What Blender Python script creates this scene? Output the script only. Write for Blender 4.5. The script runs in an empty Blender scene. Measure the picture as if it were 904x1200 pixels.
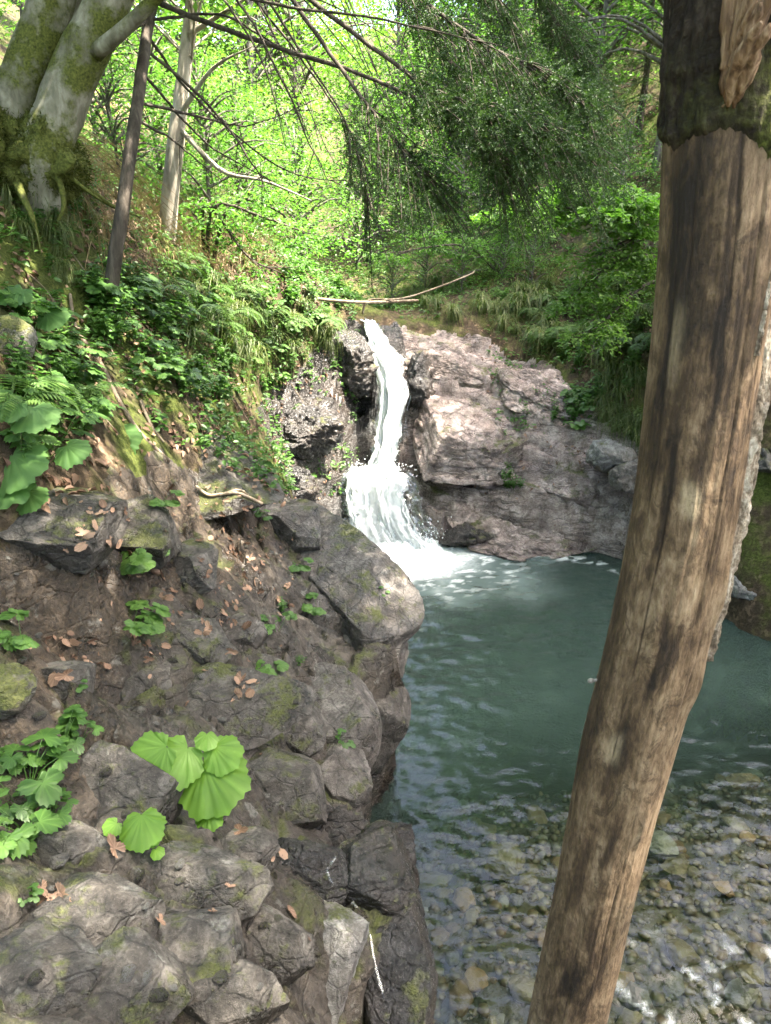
import bpy, math, random
import numpy as np
from mathutils import Vector, Matrix, Euler
from mathutils.bvhtree import BVHTree
R = math.radians
rng = np.random.default_rng(11)
random.seed(11)
EXPOSURE = 3.85
SC = bpy.context.scene
COL = SC.collection

# ------------------------------------------------------------------ camera geometry (photo pixels 904 x 1200)
PITCH, FPX, CAMZ = R(20), 906.0, 4.0
CP, SP = math.cos(PITCH), math.sin(PITCH)
CAM = np.array([0.0, 0.0, CAMZ])
def ray(px, py):
    u, v = (px - 452) / FPX, (600 - py) / FPX
    return np.array([u, CP + v * SP, -SP + v * CP])
def P(px, py, D):
    d = ray(px, py)
    return CAM + d * (D / d[1])
def W(px, py, z):
    d = ray(px, py)
    return CAM + d * ((z - CAMZ) / d[2])
def project(p):
    p = np.atleast_2d(p) - CAM
    dep = p[:, 1] * CP - p[:, 2] * SP
    up = p[:, 1] * SP + p[:, 2] * CP
    dep = np.where(np.abs(dep) < 1e-3, 1e-3, dep)
    return 452 + FPX * p[:, 0] / dep, 600 - FPX * up / dep, dep

# ------------------------------------------------------------------ noise
def _h(ix, iy, iz, seed):
    with np.errstate(over='ignore'):
        h = (ix.astype(np.int64).astype(np.uint32) * np.uint32(374761393)
             + iy.astype(np.int64).astype(np.uint32) * np.uint32(668265263)
             + iz.astype(np.int64).astype(np.uint32) * np.uint32(2147483647)
             + np.uint32((seed * 1274126177 + 12345) & 0xffffffff))
        h = (h ^ (h >> np.uint32(13))) * np.uint32(1274126177)
        h = (h ^ (h >> np.uint32(16))) * np.uint32(2246822519)
        h = h ^ (h >> np.uint32(15))
    return h
def hr(ix, iy, iz, seed):
    return _h(ix, iy, iz, seed).astype(np.float64) / 4294967295.0
def noise(p, seed=0):
    i = np.floor(p); f = p - i
    u = f * f * f * (f * (f * 6 - 15) + 10)
    ix, iy, iz = i[:, 0], i[:, 1], i[:, 2]
    out = 0
    for dx in (0, 1):
        for dy in (0, 1):
            for dz in (0, 1):
                h = _h(ix + dx, iy + dy, iz + dz, seed)
                gx = (h & np.uint32(1023)).astype(float) / 511.5 - 1
                gy = ((h >> np.uint32(10)) & np.uint32(1023)).astype(float) / 511.5 - 1
                gz = ((h >> np.uint32(20)) & np.uint32(1023)).astype(float) / 511.5 - 1
                dot = gx * (f[:, 0] - dx) + gy * (f[:, 1] - dy) + gz * (f[:, 2] - dz)
                w = (u[:, 0] if dx else 1 - u[:, 0]) * (u[:, 1] if dy else 1 - u[:, 1]) * (u[:, 2] if dz else 1 - u[:, 2])
                out = out + w * dot
    return out * 1.4
def fbm(p, oct=4, seed=0, gain=.5):
    a, s, f = 1.0, 0, 1.0
    for k in range(oct):
        s = s + a * noise(p * f + 17.3 * k, seed + k); a *= gain; f *= 2.03
    return s
def facet(p, seed=0, tilt=.6):
    """flat tilted blocks split by cracks: (height about -1..1, crack 0..1)"""
    i = np.floor(p)
    d1 = np.full(len(p), 9.); d2 = np.full(len(p), 9.); h1 = np.zeros(len(p))
    for dx in (-1, 0, 1):
        for dy in (-1, 0, 1):
            for dz in (-1, 0, 1):
                cx, cy, cz = i[:, 0] + dx, i[:, 1] + dy, i[:, 2] + dz
                qx = p[:, 0] - cx - hr(cx, cy, cz, seed); qy = p[:, 1] - cy - hr(cx, cy, cz, seed + 1); qz = p[:, 2] - cz - hr(cx, cy, cz, seed + 2)
                d = np.sqrt(qx * qx + qy * qy + qz * qz)
                hh = (hr(cx, cy, cz, seed + 3) * 2 - 1) + tilt * 2 * ((hr(cx, cy, cz, seed + 4) - .5) * qx + (hr(cx, cy, cz, seed + 5) - .5) * qy + (hr(cx, cy, cz, seed + 6) - .5) * qz)
                n = d < d1
                d2 = np.where(n, d1, np.minimum(d2, d))
                h1 = np.where(n, hh, h1); d1 = np.where(n, d, d1)
    return h1, np.clip(1 - (d2 - d1) / .09, 0, 1)
def sstep(a, b, x):
    t = np.clip((x - a) / (b - a), 0, 1)
    return t * t * (3 - 2 * t)

# ------------------------------------------------------------------ mesh + object helpers
def mesh_np(name, V, faces, smooth=True, attrs=None, mat_idx=None, uv=None):
    """faces: list of int arrays (M,k)"""
    me = bpy.data.meshes.new(name)
    V = np.asarray(V, dtype=np.float32)
    me.vertices.add(len(V)); me.vertices.foreach_set('co', V.ravel())
    faces = [np.asarray(f, dtype=np.int32) for f in faces if len(f)]
    nl = sum(f.size for f in faces); nf = sum(len(f) for f in faces)
    me.loops.add(nl); me.polygons.add(nf)
    li = np.concatenate([f.ravel() for f in faces])
    st, off = [], 0
    for f in faces:
        k = f.shape[1]; st.append(off + np.arange(len(f)) * k); off += f.size
    me.loops.foreach_set('vertex_index', li)
    me.polygons.foreach_set('loop_start', np.concatenate(st).astype(np.int32))
    me.polygons.foreach_set('use_smooth', np.full(nf, smooth, dtype=bool))
    if mat_idx is not None:
        me.polygons.foreach_set('material_index', np.asarray(mat_idx, dtype=np.int32))
    me.update(calc_edges=True)
    for k, a in (attrs or {}).items():
        at = me.attributes.new(k, 'FLOAT', 'POINT'); at.data.foreach_set('value', np.asarray(a, dtype=np.float32))
    if uv is not None:
        l = me.uv_layers.new(name='UVMap')
        l.data.foreach_set('uv', np.asarray(uv, dtype=np.float32)[li].ravel())
    return me
def grid_faces(ny, nx):
    a = np.arange(ny * nx).reshape(ny, nx)
    return np.stack([a[:-1, :-1], a[:-1, 1:], a[1:, 1:], a[1:, :-1]], -1).reshape(-1, 4)
class MB:
    """collects shapes of ONE part"""
    def __init__(s): s.V = []; s.F = {}; s.n = 0; s.T = []
    def add(s, V, faces, tint=None):
        V = np.asarray(V, float); s.V.append(V)
        for f in faces:
            f = np.asarray(f)
            if len(f): s.F.setdefault(f.shape[1], []).append(f + s.n)
        s.T.append(np.full(len(V), .5) if tint is None else (np.full(len(V), tint) if np.isscalar(tint) else tint))
        s.n += len(V)
    def tube(s, pts, rad, seg=7, cap=True, wob=0.0):
        pts = np.asarray(pts, float); n = len(pts)
        rad = np.full(n, rad) if np.isscalar(rad) else np.asarray(rad, float)
        tg = np.gradient(pts, axis=0); tg /= np.linalg.norm(tg, axis=1)[:, None] + 1e-9
        ref = np.array([1, 0, 0.]) if abs(tg[0, 0]) < .8 else np.array([0, 1, 0.])
        a = np.cross(tg, ref); a /= np.linalg.norm(a, axis=1)[:, None] + 1e-9
        b = np.cross(tg, a)
        th = np.linspace(0, 2 * np.pi, seg, endpoint=False)
        V = pts[:, None, :] + rad[:, None, None] * (np.cos(th)[None, :, None] * a[:, None, :] + np.sin(th)[None, :, None] * b[:, None, :])
        V = V.reshape(-1, 3)
        if wob: V = V + wob * np.repeat(rad, seg)[:, None] * np.stack([noise(V * 5, 3), noise(V * 5, 4), noise(V * 5, 5)], 1)
        i = np.arange(n - 1)[:, None] * seg; j = np.arange(seg)[None, :]; k = (j + 1) % seg
        F = np.stack(np.broadcast_arrays(i + j, i + k, i + seg + k, i + seg + j), -1).reshape(-1, 4)
        fs = [F]
        if cap:
            V = np.vstack([V, pts[:1], pts[-1:]]); q = n * seg; jj = np.arange(seg); kk = (jj + 1) % seg
            fs.append(np.stack([kk, jj, np.full(seg, q)], -1)); fs.append(np.stack([jj + (n - 1) * seg, kk + (n - 1) * seg, np.full(seg, q + 1)], -1))
        s.add(V, fs)
    def mesh(s, name, smooth=True):
        return mesh_np(name, np.vstack(s.V), [np.vstack(f) for f in s.F.values()], smooth, {'tint': np.concatenate(s.T)})
def obj(name, me, mat=None, parent=None, loc=None):
    o = bpy.data.objects.new(name, me); COL.objects.link(o)
    if mat is not None:
        for m in (mat if isinstance(mat, (list, tuple)) else [mat]):
            if m.name not in [x.name for x in me.materials if x]: me.materials.append(m)
    if parent is not None: o.parent = parent
    if loc is not None: o.location = loc
    return o
def tag(o, label=None, cat=None, group=None, kind=None):
    if label: o['label'] = label
    if cat: o['category'] = cat
    if group: o['group'] = group
    if kind: o['kind'] = kind
    return o
def empty(name, loc, label, cat, group=None):
    o = bpy.data.objects.new(name, None); COL.objects.link(o); o.location = loc; o.empty_display_size = .1
    return tag(o, label, cat, group)
def copy_tree(o, parent=None):
    c = o.copy(); COL.objects.link(c); c.parent = parent
    for ch in list(o.children): copy_tree(ch, c)
    return c
def bez(pts, n=24):
    """Catmull-Rom through points"""
    p = np.asarray(pts, float); p = np.vstack([2 * p[0] - p[1], p, 2 * p[-1] - p[-2]])
    out = []; m = len(p) - 3
    for t in np.linspace(0, m - 1e-6, n):
        i = int(t); f = t - i; a, b, c, d = p[i:i + 4]
        out.append(.5 * ((2 * b) + (c - a) * f + (2 * a - 5 * b + 4 * c - d) * f * f + (3 * b - a - 3 * c + d) * f ** 3))
    return np.array(out)

# ------------------------------------------------------------------ node helpers
class NT:
    def __init__(s, name):
        s.m = bpy.data.materials.new(name); s.m.use_nodes = True
        s.t = s.m.node_tree; s.t.nodes.clear()
        s.out = s.n('ShaderNodeOutputMaterial')
    def n(s, ty, **kw):
        x = s.t.nodes.new(ty)
        for k, v in kw.items(): setattr(x, k, v)
        return x
    def l(s, a, b): s.t.links.new(a, b)
    def set(s, sock, v):
        if isinstance(v, bpy.types.NodeSocket): s.l(v, sock)
        else:
            if isinstance(v, (tuple, list)) and len(v) == 3 and sock.type == 'RGBA': v = (*v, 1)
            sock.default_value = v
    def pos(s, kind='Object'):
        if kind == 'World': return s.n('ShaderNodeNewGeometry').outputs['Position']
        return s.n('ShaderNodeTexCoord').outputs[kind]
    def map(s, v, scale=(1, 1, 1), loc=(0, 0, 0), rot=(0, 0, 0)):
        x = s.n('ShaderNodeMapping'); s.l(v, x.inputs[0]); x.inputs['Scale'].default_value = scale; x.inputs['Location'].default_value = loc; x.inputs['Rotation'].default_value = rot
        return x.outputs[0]
    def noise(s, v, scale, detail=4, rough=.55, dist=0):
        x = s.n('ShaderNodeTexNoise'); s.l(v, x.inputs['Vector']); x.inputs['Scale'].default_value = scale; x.inputs['Detail'].default_value = detail; x.inputs['Roughness'].default_value = rough; x.inputs['Distortion'].default_value = dist
        return x.outputs[0]
    def voro(s, v, scale, feature='F1', out='Distance', rnd=1):
        x = s.n('ShaderNodeTexVoronoi', feature=feature); s.l(v, x.inputs['Vector']); x.inputs['Scale'].default_value = scale; x.inputs['Randomness'].default_value = rnd
        return x.outputs[out]
    def ramp(s, f, stops, mode='LINEAR'):
        x = s.n('ShaderNodeValToRGB'); s.l(f, x.inputs[0]); cr = x.color_ramp; cr.interpolation = mode
        while len(cr.elements) < len(stops): cr.elements.new(.5)
        for e, (p, c) in zip(cr.elements, stops):
            e.position = p; e.color = (c, c, c, 1) if isinstance(c, (int, float)) else (*c, 1)
        return x.outputs[0]
    def mix(s, f, a, b, mode='MIX'):
        x = s.n('ShaderNodeMix', data_type='RGBA', blend_type=mode)
        s.set(x.inputs[0], f); s.set(x.inputs[6], a); s.set(x.inputs[7], b)
        return x.outputs[2]
    def math(s, op, a, b=0.0, c=None):
        x = s.n('ShaderNodeMath', operation=op); s.set(x.inputs[0], a); s.set(x.inputs[1], b)
        if c is not None: s.set(x.inputs[2], c)
        return x.outputs[0]
    def attr(s, name): return s.n('ShaderNodeAttribute', attribute_name=name).outputs['Fac']
    def bump(s, h, strength=.5, dist=.02, normal=None):
        x = s.n('ShaderNodeBump'); s.l(h, x.inputs['Height']); x.inputs['Strength'].default_value = strength; x.inputs['Distance'].default_value = dist
        if normal is not None: s.l(normal, x.inputs['Normal'])
        return x.outputs[0]
    def bsdf(s, col, rough=.8, normal=None, spec=.5):
        x = s.n('ShaderNodeBsdfPrincipled'); s.set(x.inputs['Base Color'], col); s.set(x.inputs['Roughness'], rough); x.inputs['Specular IOR Level'].default_value = spec
        if normal is not None: s.l(normal, x.inputs['Normal'])
        return x.outputs[0]
    def mixs(s, f, a, b):
        x = s.n('ShaderNodeMixShader'); s.set(x.inputs[0], f); s.l(a, x.inputs[1]); s.l(b, x.inputs[2]); return x.outputs[0]
    def done(s, sh): s.l(sh, s.out.inputs['Surface']); return s.m
    def nz(s):
        g = s.n('ShaderNodeNewGeometry'); x = s.n('ShaderNodeSeparateXYZ'); s.l(g.outputs['Normal'], x.inputs[0]); return x.outputs['Z']
    def pz(s):
        x = s.n('ShaderNodeSeparateXYZ'); s.l(s.pos('World'), x.inputs[0]); return x.outputs['Z']

def rock_mat(name, dark, mid, light, moss=.4, moss_col=(.075, .085, .018), wet_z=None, rough=.75, scale=1.0, coord='Object', lichen=.0, wet=.0, stain=(.10, .065, .04), strata=0.0, soil=0):
    t = NT(name); v0 = t.pos(coord); v = v0
    dn = t.n('ShaderNodeTexNoise'); t.l(v0, dn.inputs[0]); dn.inputs['Scale'].default_value = 3 * scale; dn.inputs['Detail'].default_value = 4
    ds = t.n('ShaderNodeVectorMath', operation='MULTIPLY_ADD'); t.l(dn.outputs['Color'], ds.inputs[0]); ds.inputs[1].default_value = (.16 / scale,) * 3; t.l(v0, ds.inputs[2]); vd = ds.outputs[0]
    big = t.noise(v, 1.3 * scale, 5, .6, .4); med = t.noise(v, 6 * scale, 6, .62, .3); fine = t.noise(v, 38 * scale, 5, .7)
    f = t.math('MULTIPLY_ADD', med, .6, t.math('MULTIPLY', fine, .4))
    c = t.ramp(f, [(.36, dark), (.48, mid), (.57, light), (.66, tuple(min(1, x * 1.25) for x in light))])
    c = t.mix(t.ramp(big, [(.42, 0.), (.62, .75)]), c, t.mix(.5, c, stain))
    cr = t.voro(t.map(vd, (1, 1, 1.6 + 2 * strata)), 4.5 * scale, 'DISTANCE_TO_EDGE')
    w2 = t.voro(t.map(vd, (1, 1.2, 1 + 3 * strata), rot=(.2, .3, .1)), 13 * scale, 'DISTANCE_TO_EDGE')
    crk = t.math('MINIMUM', t.ramp(cr, [(0, 0.), (.05, 1.)]), t.math('ADD', .7, t.ramp(w2, [(0, 0.), (.04, .3)])))
    c = t.mix(t.math('MULTIPLY', t.math('SUBTRACT', 1, crk), .5), c, tuple(x * .4 for x in dark))
    if strata:
        sn = t.noise(t.map(vd, (.5, .5, 5.5), rot=(.12, -.1, 0)), 2.2 * scale, 3, .5); ln_ = t.ramp(sn, [(.455, 1.), (.485, 0.), (.515, 0.), (.545, 1.)]); ln_ = t.math('MAXIMUM', ln_, t.ramp(t.noise(vd, 2.1 * scale, 3, .6), [(.45, 0.), (.55, .9)]))
        c = t.mix(t.math('MULTIPLY', t.math('SUBTRACT', 1, ln_), .6 * min(1, strata)), c, tuple(x * .35 for x in dark))
    if soil:
        sm = t.math('MULTIPLY', t.attr('soil'), t.ramp(t.math('MULTIPLY_ADD', med, .5, big), [(.50, 0.), (.66, 1.)]))
        c = t.mix(t.math('MULTIPLY', sm, .9), c, t.ramp(fine, [(.35, (.018, .011, .006)), (.5, (.05, .033, .019)), (.62, (.095, .066, .04))]))
    spk = t.ramp(t.noise(v, 120 * scale, 2, .5), [(.62, 0.), (.72, 1.)])
    c = t.mix(t.math('MULTIPLY', spk, .35), c, tuple(min(1, x * 1.7) for x in light))
    if lichen:
        lm = t.ramp(t.noise(v, 9 * scale, 5, .7), [(.60, 0.), (.66, 1.)])
        c = t.mix(t.math('MULTIPLY', lm, lichen), c, (.36, .36, .32))
    rg = rough
    h = t.math('MULTIPLY_ADD', med, .7, t.math('MULTIPLY', fine, .5)); h = t.math('MULTIPLY_ADD', crk, .16, h)
    if strata: h = t.math('MULTIPLY_ADD', ln_, .3 * min(1, strata), h)
    if True:
        wn = t.noise(v, 2.3 * scale, 4, .6)
        wm = t.ramp(wn, [(.5 - wet * .35, 0.), (.62 - wet * .3, 1.)]) if wet else None
        if wet_z is not None:
            zz = t.math('MULTIPLY_ADD', wn, .5, t.pz()); zm = t.ramp(t.math('SUBTRACT', zz, wet_z), [(.2, 1.), (.42, 0.)])
            wm = zm if wm is None else t.math('MAXIMUM', wm, zm)
        wa = t.attr('wetness'); wm = wa if wm is None else t.math('MAXIMUM', wm, wa)
        c = t.mix(t.math('MULTIPLY', wm, .62), c, t.mix(1, c, (.30, .29, .29), 'MULTIPLY'))
        rg = t.math('MULTIPLY_ADD', wm, .14 - rough, rough + 0.0)
        rg = t.math('ADD', rg, t.math('MULTIPLY', fine, .22))
    if moss:
        mn = t.noise(v, 2.6 * scale, 6, .65); mn2 = t.noise(v, 21 * scale, 4, .6)
        mk = t.math('ADD', mn, t.math('MULTIPLY', t.math('SUBTRACT', t.nz(), .55), .25)); mk = t.math('MULTIPLY_ADD', mn2, .18, mk)
        mk = t.ramp(mk, [(.74 - moss * .3, 0.), (.86 - moss * .3, 1.)])
        mc = t.ramp(t.noise(v, 45 * scale, 3, .6), [(.3, tuple(x * .55 for x in moss_col)), (.55, moss_col), (.75, tuple(x * 1.6 for x in moss_col))])
        c = t.mix(t.math('MULTIPLY', mk, .85), c, mc)
        if not isinstance(rg, float): rg = t.math('MAXIMUM', rg, t.math('MULTIPLY', mk, .9))
        h = t.math('ADD', h, t.math('MULTIPLY', mk, t.math('MULTIPLY', t.noise(v, 90 * scale, 3, .6), .5)))
    return t.done(t.bsdf(c, rg, t.bump(h, .9, .045 / scale ** .5)))

def leaf_mat(name, c0, c1, c2, trans=.45, rough=.5, tr_col=None, spec=.4, per_obj=.0):
    t = NT(name); a = t.attr('tint')
    if per_obj:
        oi = t.n('ShaderNodeObjectInfo').outputs['Random']
        a = t.math('ADD', a, t.math('MULTIPLY', t.math('SUBTRACT', oi, .5), per_obj))
    c = t.ramp(a, [(0.05, c0), (.5, c1), (.95, c2)])
    nv = t.noise(t.pos('Object'), 60, 2, .5)
    c = t.mix(t.math('MULTIPLY', nv, .35), c, tuple(x * .6 for x in c1))
    d = t.bsdf(c, rough, None, spec)
    tl = t.n('ShaderNodeBsdfTranslucent')
    tc = t.mix(1, c, tr_col or (1.02, 1.36, .62), 'MULTIPLY'); t.l(tc, tl.inputs[0])
    return t.done(t.mixs(trans, d, tl.outputs[0]))

def bark_mat(name, dark, mid, light, sc=(9, 9, 1.6), moss=0, bump=.7, coord='Object', dist=.02):
    t = NT(name); v = t.pos(coord); vm = t.map(v, sc)
    n1 = t.noise(vm, 2.2, 6, .65, .3); n2 = t.noise(v, 2.2, 4, .6); n3 = t.noise(vm, 9, 3, .6)
    c = t.ramp(t.math('MULTIPLY_ADD', n1, .7, t.math('MULTIPLY', n2, .3)), [(.33, dark), (.5, mid), (.64, light)])
    if moss:
        mk = t.ramp(t.noise(v, 3.2, 5, .65), [(.66 - moss * .35, 0.), (.76 - moss * .35, 1.)])
        c = t.mix(mk, c, t.ramp(t.noise(v, 60, 3), [(.3, (.035, .042, .008)), (.7, (.13, .14, .03))]))
    return t.done(t.bsdf(c, .85, t.bump(t.math('MULTIPLY_ADD', n1, .7, t.math('MULTIPLY', n3, .3)), bump, dist), .25))
# ------------------------------------------------------------------ terrain height field
BANK = [(0,1200,1.25),(0,1000,1.75),(0,850,2.2),(0,740,2.55),(0,690,2.9),(0,600,3.05),(0,500,3.4),(0,400,4.2),(0,300,5.2),(0,200,6.2),
 (100,1200,1.32),(100,1000,1.9),(100,850,2.4),(100,720,3.1),(110,640,3.6),(100,580,3.75),(100,500,4.3),(110,400,5.5),(120,300,6.5),(60,230,6.3),
 (200,1200,1.42),(200,1000,2.05),(200,900,2.55),(200,800,3.1),(200,700,3.75),(200,600,4.5),(190,530,5.0),(200,450,5.8),(200,350,7.2),(195,280,9.0),
 (300,1200,1.6),(300,1080,1.95),(300,1000,2.3),(300,900,2.9),(300,800,3.6),(300,700,4.5),(300,620,5.6),(300,560,6.6),(280,480,7.6),(290,400,8.9),(300,330,10.6),
 (370,1200,1.85),(390,1100,2.1),(380,1010,2.55),(390,930,3.3),(400,850,3.95),(400,760,4.75),(400,690,5.5),(390,640,6.3),(340,600,7.0),
 (440,1200,2.0),(470,1150,2.15),(460,1080,2.3),(430,1000,2.6),(440,900,3.7),(460,800,4.6),(480,730,5.45),(440,690,5.9),
 (350,590,8.9),(330,520,9.4),(380,560,9.8),(385,470,10.4),(400,400,11.0),(350,400,10.4),(370,345,11.8),
 (430,552,10.8),(415,490,11.3),(440,420,11.4),(430,385,11.8),(480,400,11.7),(470,500,11.0),
 (500,600,9.9),(560,600,9.75),(600,570,9.9),(690,570,9.6),(720,635,9.3),(690,600,9.4),(600,500,10.4),(560,440,11.2),(650,470,10.7),(650,410,11.6),(520,385,12.0),
 (560,360,12.4),(600,340,13),(700,440,10.7),(740,480,10.0),(740,400,10.6),(700,360,12),(740,300,12),(690,230,15),(900,520,7.9),(900,420,8.2),(900,300,8.8),(880,640,7.6),(900,200,10)]
PTS = [tuple(P(*b)) for b in BANK]
PTS += [(-1.5,.3,2.38),(-.5,.3,2.35),(.4,.3,2.33),(1.0,.4,2.3),(-.5,1.0,2.36),(.4,1.15,2.32),(.9,1.1,2.28),(-2.5,0,2.6),(-4,1,3.6),(-5,3,4.5),(-4.2,5,4.7),(-6,7,5.6),(-8,4,6.5),(-10,9,8.2),(-16,8,12),(-16,18,13),(-9,14,8.0),(-6,11,5.5),(-5,15,5.6),(-3.2,13,4.6),
 (-2,15,3.6),(-.6,14,2.9),(.1,13,2.75),(-1.5,18,3.3),(-2.2,24,4.0),(-3,32,5.2),(-4,45,7.5),(-5,60,11),(-8,22,7.5),(-14,30,12.5),(-20,45,18),(2,15,4.0),(3.5,19,6.0),(6,17,7.6),(3,26,7),(8,26,11),(4,40,10.5),(14,36,18),(10,58,19),(12,14,9.5),(7,11,6),(5,9.5,3.6),(6.5,8,4.2),(10,6,7),(16,4,11),(9,0,5.5),(8,-6,4.5),(0,-4,2.6),(-4,-5,4),(-9,-4,7),(20,20,15)]
PTS = np.array(PTS)
def tps_fit(xy, z, lam=.002):
    n = len(xy); d = np.linalg.norm(xy[:, None] - xy[None], axis=2)
    K = np.where(d > 0, d * d * np.log(d + 1e-12), 0) + lam * np.eye(n)
    Q = np.hstack([np.ones((n, 1)), xy]); A = np.block([[K, Q], [Q.T, np.zeros((3, 3))]])
    w = np.linalg.solve(A, np.concatenate([z, np.zeros(3)]))
    def f(q):
        out = np.zeros(len(q))
        for s in range(0, len(q), 40000):
            b = q[s:s + 40000]; e = np.linalg.norm(b[:, None] - xy[None], axis=2)
            out[s:s + 40000] = np.where(e > 0, e * e * np.log(e + 1e-12), 0) @ w[:n] + w[n] + b @ w[n + 1:]
        return out
    return f
TOP = tps_fit(PTS[:, :2], PTS[:, 2])
POOL = np.array([(.13,1.30),(.15,2.2),(.11,2.8),(.0,3.25),(-.14,3.6),(-.15,4.25),(-.04,4.6),(.08,5.0),(.12,5.5),(.03,6.1),(-.16,6.8),(-.48,7.7),(-.66,8.6),(-.7,9.5),(-.4,9.95),(.25,9.9),(.9,9.5),(1.6,9.45),(2.65,9.15),(3.2,8.6),(3.4,7.9),(3.55,7.2),(4.1,6.6),(5,5.4),(6,4),(6.6,1.3),(6.4,-7),(2.4,-7),(1.5,.6),(1.25,1.25)])
def pool_sd(q):
    """signed distance to the shoreline, positive on land"""
    d = np.full(len(q), 1e9); ins = np.zeros(len(q), bool)
    for i in range(len(POOL)):
        a, b = POOL[i], POOL[(i + 1) % len(POOL)]; e = b - a
        t = np.clip(((q - a) @ e) / (e @ e), 0, 1)
        d = np.minimum(d, np.linalg.norm(q - a - t[:, None] * e, axis=1))
        c = (a[1] > q[:, 1]) != (b[1] > q[:, 1])
        ins ^= c & (q[:, 0] < (b[0] - a[0]) * (q[:, 1] - a[1]) / (b[1] - a[1] + 1e-12) + a[0])
    return np.where(ins, -d, d)
def bed_z(q):
    x, y = q[:, 0], q[:, 1]
    dist = np.sqrt((x - .9) ** 2 + ((y - 7.6)) ** 2)
    z = -.30 - .95 * sstep(3.8, 7.0, y + .18 * (1.5 - x)) - .15 * sstep(1.0, .2, x)
    return z + .12 * sstep(2.5, 5, x) + .05 * fbm(np.stack([x * 1.1, y * 1.1, 0 * x], 1), 3, 40)
def axis(lo, hi, segs):
    out = [lo]; x = lo
    while x < hi:
        s = next(st for a, st in segs if x < a); x += s; out.append(x)
    return np.array(out)
gx = axis(-70, 70, [(-25, 3.), (-10, .6), (-6, .2), (-3.2, .06), (-2.2, .03), (.5, .0155), (3.5, .03), (6.5, .08), (12, .35), (25, 1.), (999, 3.)])
gy = axis(-14, 95, [(-2, 1.0), (.6, .2), (1.0, .05), (4.2, .0145), (7.2, .02), (12.4, .026), (14, .05), (18, .16), (30, .5), (999, 2.5)])
GX, GY = np.meshgrid(gx, gy)
q = np.stack([GX.ravel(), GY.ravel()], 1)
jit = np.stack([fbm(np.stack([q[:, 0] * 1.6, q[:, 1] * 1.6, 0 * q[:, 0]], 1), 3, 3), fbm(np.stack([q[:, 0] * 1.6, q[:, 1] * 1.6, 0 * q[:, 0] + 9], 1), 3, 4)], 1)
sd = pool_sd(q + .10 * jit)
top = TOP(q)
far = sstep(14, 40, np.abs(q).max(1))
top = top + far * 1.5 * fbm(np.stack([q[:, 0] * .12, q[:, 1] * .12, 0 * q[:, 0]], 1), 3, 8)
top = np.maximum(top, .12)
wd = np.where(q[:, 0] < .8, .17, .45)
hx, hy = P(45, 680, 3.02)[:2]
top = top - .34 * np.exp(-((q[:, 0] - hx) / .42) ** 4 - ((q[:, 1] - hy) / .22) ** 2)
s = sstep(0, 1, (sd + .04) / wd)
bed = bed_z(q)
Z = bed + (top - bed) * s
# outcrop mask (bare rock on the near left) and its relief
ppx, ppy, dep = project(np.stack([q[:, 0], q[:, 1], top], 1))
line = np.interp(ppx, [-400, 0, 110, 190, 250, 300, 330, 600], [600, 610, 575, 515, 540, 565, 580, 640])
near = sstep(9.2, 8.2, q[:, 1]) * sstep(1.0, .5, q[:, 0])
rockm = near * sstep(-35, 45, ppy - line + 25 * jit[:, 0]) * (dep > .2)
rockm = np.maximum(rockm, near * (q[:, 1] < 1.1) * (q[:, 1] > -2))
rockm = np.maximum(rockm, near * sstep(.25, .0, sd) * (sd > -.4))
p3 = np.stack([q[:, 0], q[:, 1], Z], 1)
wp = p3 + .10 * np.stack([fbm(p3 * 2.5, 3, 21), fbm(p3 * 2.5, 3, 22), fbm(p3 * 2.5, 3, 23)], 1)
th = R(38); ca, sa = math.cos(th), math.sin(th)
soila = rockm * np.clip(sstep(800, 720, ppy + .25 * ppx + 60 * jit[:, 0]) * sstep(370, 300, ppx + 60 * jit[:, 1] - .22 * (ppy - 700)) + sstep(190, 90, ppx) * sstep(1000, 880, ppy) * .8 + .25, 0, 1)
wet_dark = rockm * (np.exp(-((ppx - 375) / 75) ** 4 - ((ppy - 1020) / 75) ** 4) + sstep(425, 470, ppx) * sstep(960, 1010, ppy) + .8 * np.exp(-((ppx - 40) / 80) ** 4 - ((ppy - 690) / 50) ** 4))  # wet gully and front rock; last term darkens the carved hollow at far left
wr = np.stack([wp[:, 0] * ca + wp[:, 1] * sa, -wp[:, 0] * sa + wp[:, 1] * ca, wp[:, 2]], 1)
actv = rockm > .01
H = np.zeros(len(q)); HX = np.zeros(len(q))
idx = np.where(actv)[0]
w_ = wr[idx]
f1, c1 = facet(w_ * np.array([1.3, 1.9, 1.6]), 50, .9)
f2, c2 = facet(w_ * np.array([3.2, 5.0, 4.5]), 60, 1.0)
f3, c3 = facet(w_ * np.array([9.0, 15., 11.]), 70, 1.0)
H[idx] = .065 * f1 + .036 * f2 + .013 * f3 - .026 * c1 - .014 * c2 - .005 * c3 + .07 * fbm(w_ * 1.4, 3, 31) + .012 * fbm(w_ * 9, 4, 33)
HX[idx] = .04 * f2 + .05 * fbm(w_ * 3, 3, 35)
soil = .05 * fbm(p3 * 2.2, 4, 90) + .02 * fbm(p3 * 9, 3, 91)
edge_fade = sstep(-.3, .0, sd)
Z = Z + rockm * H * (.35 + .65 * edge_fade) + (1 - rockm) * soil * np.where(sd > 0, 1.0 + 2 * far, .25)
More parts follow.
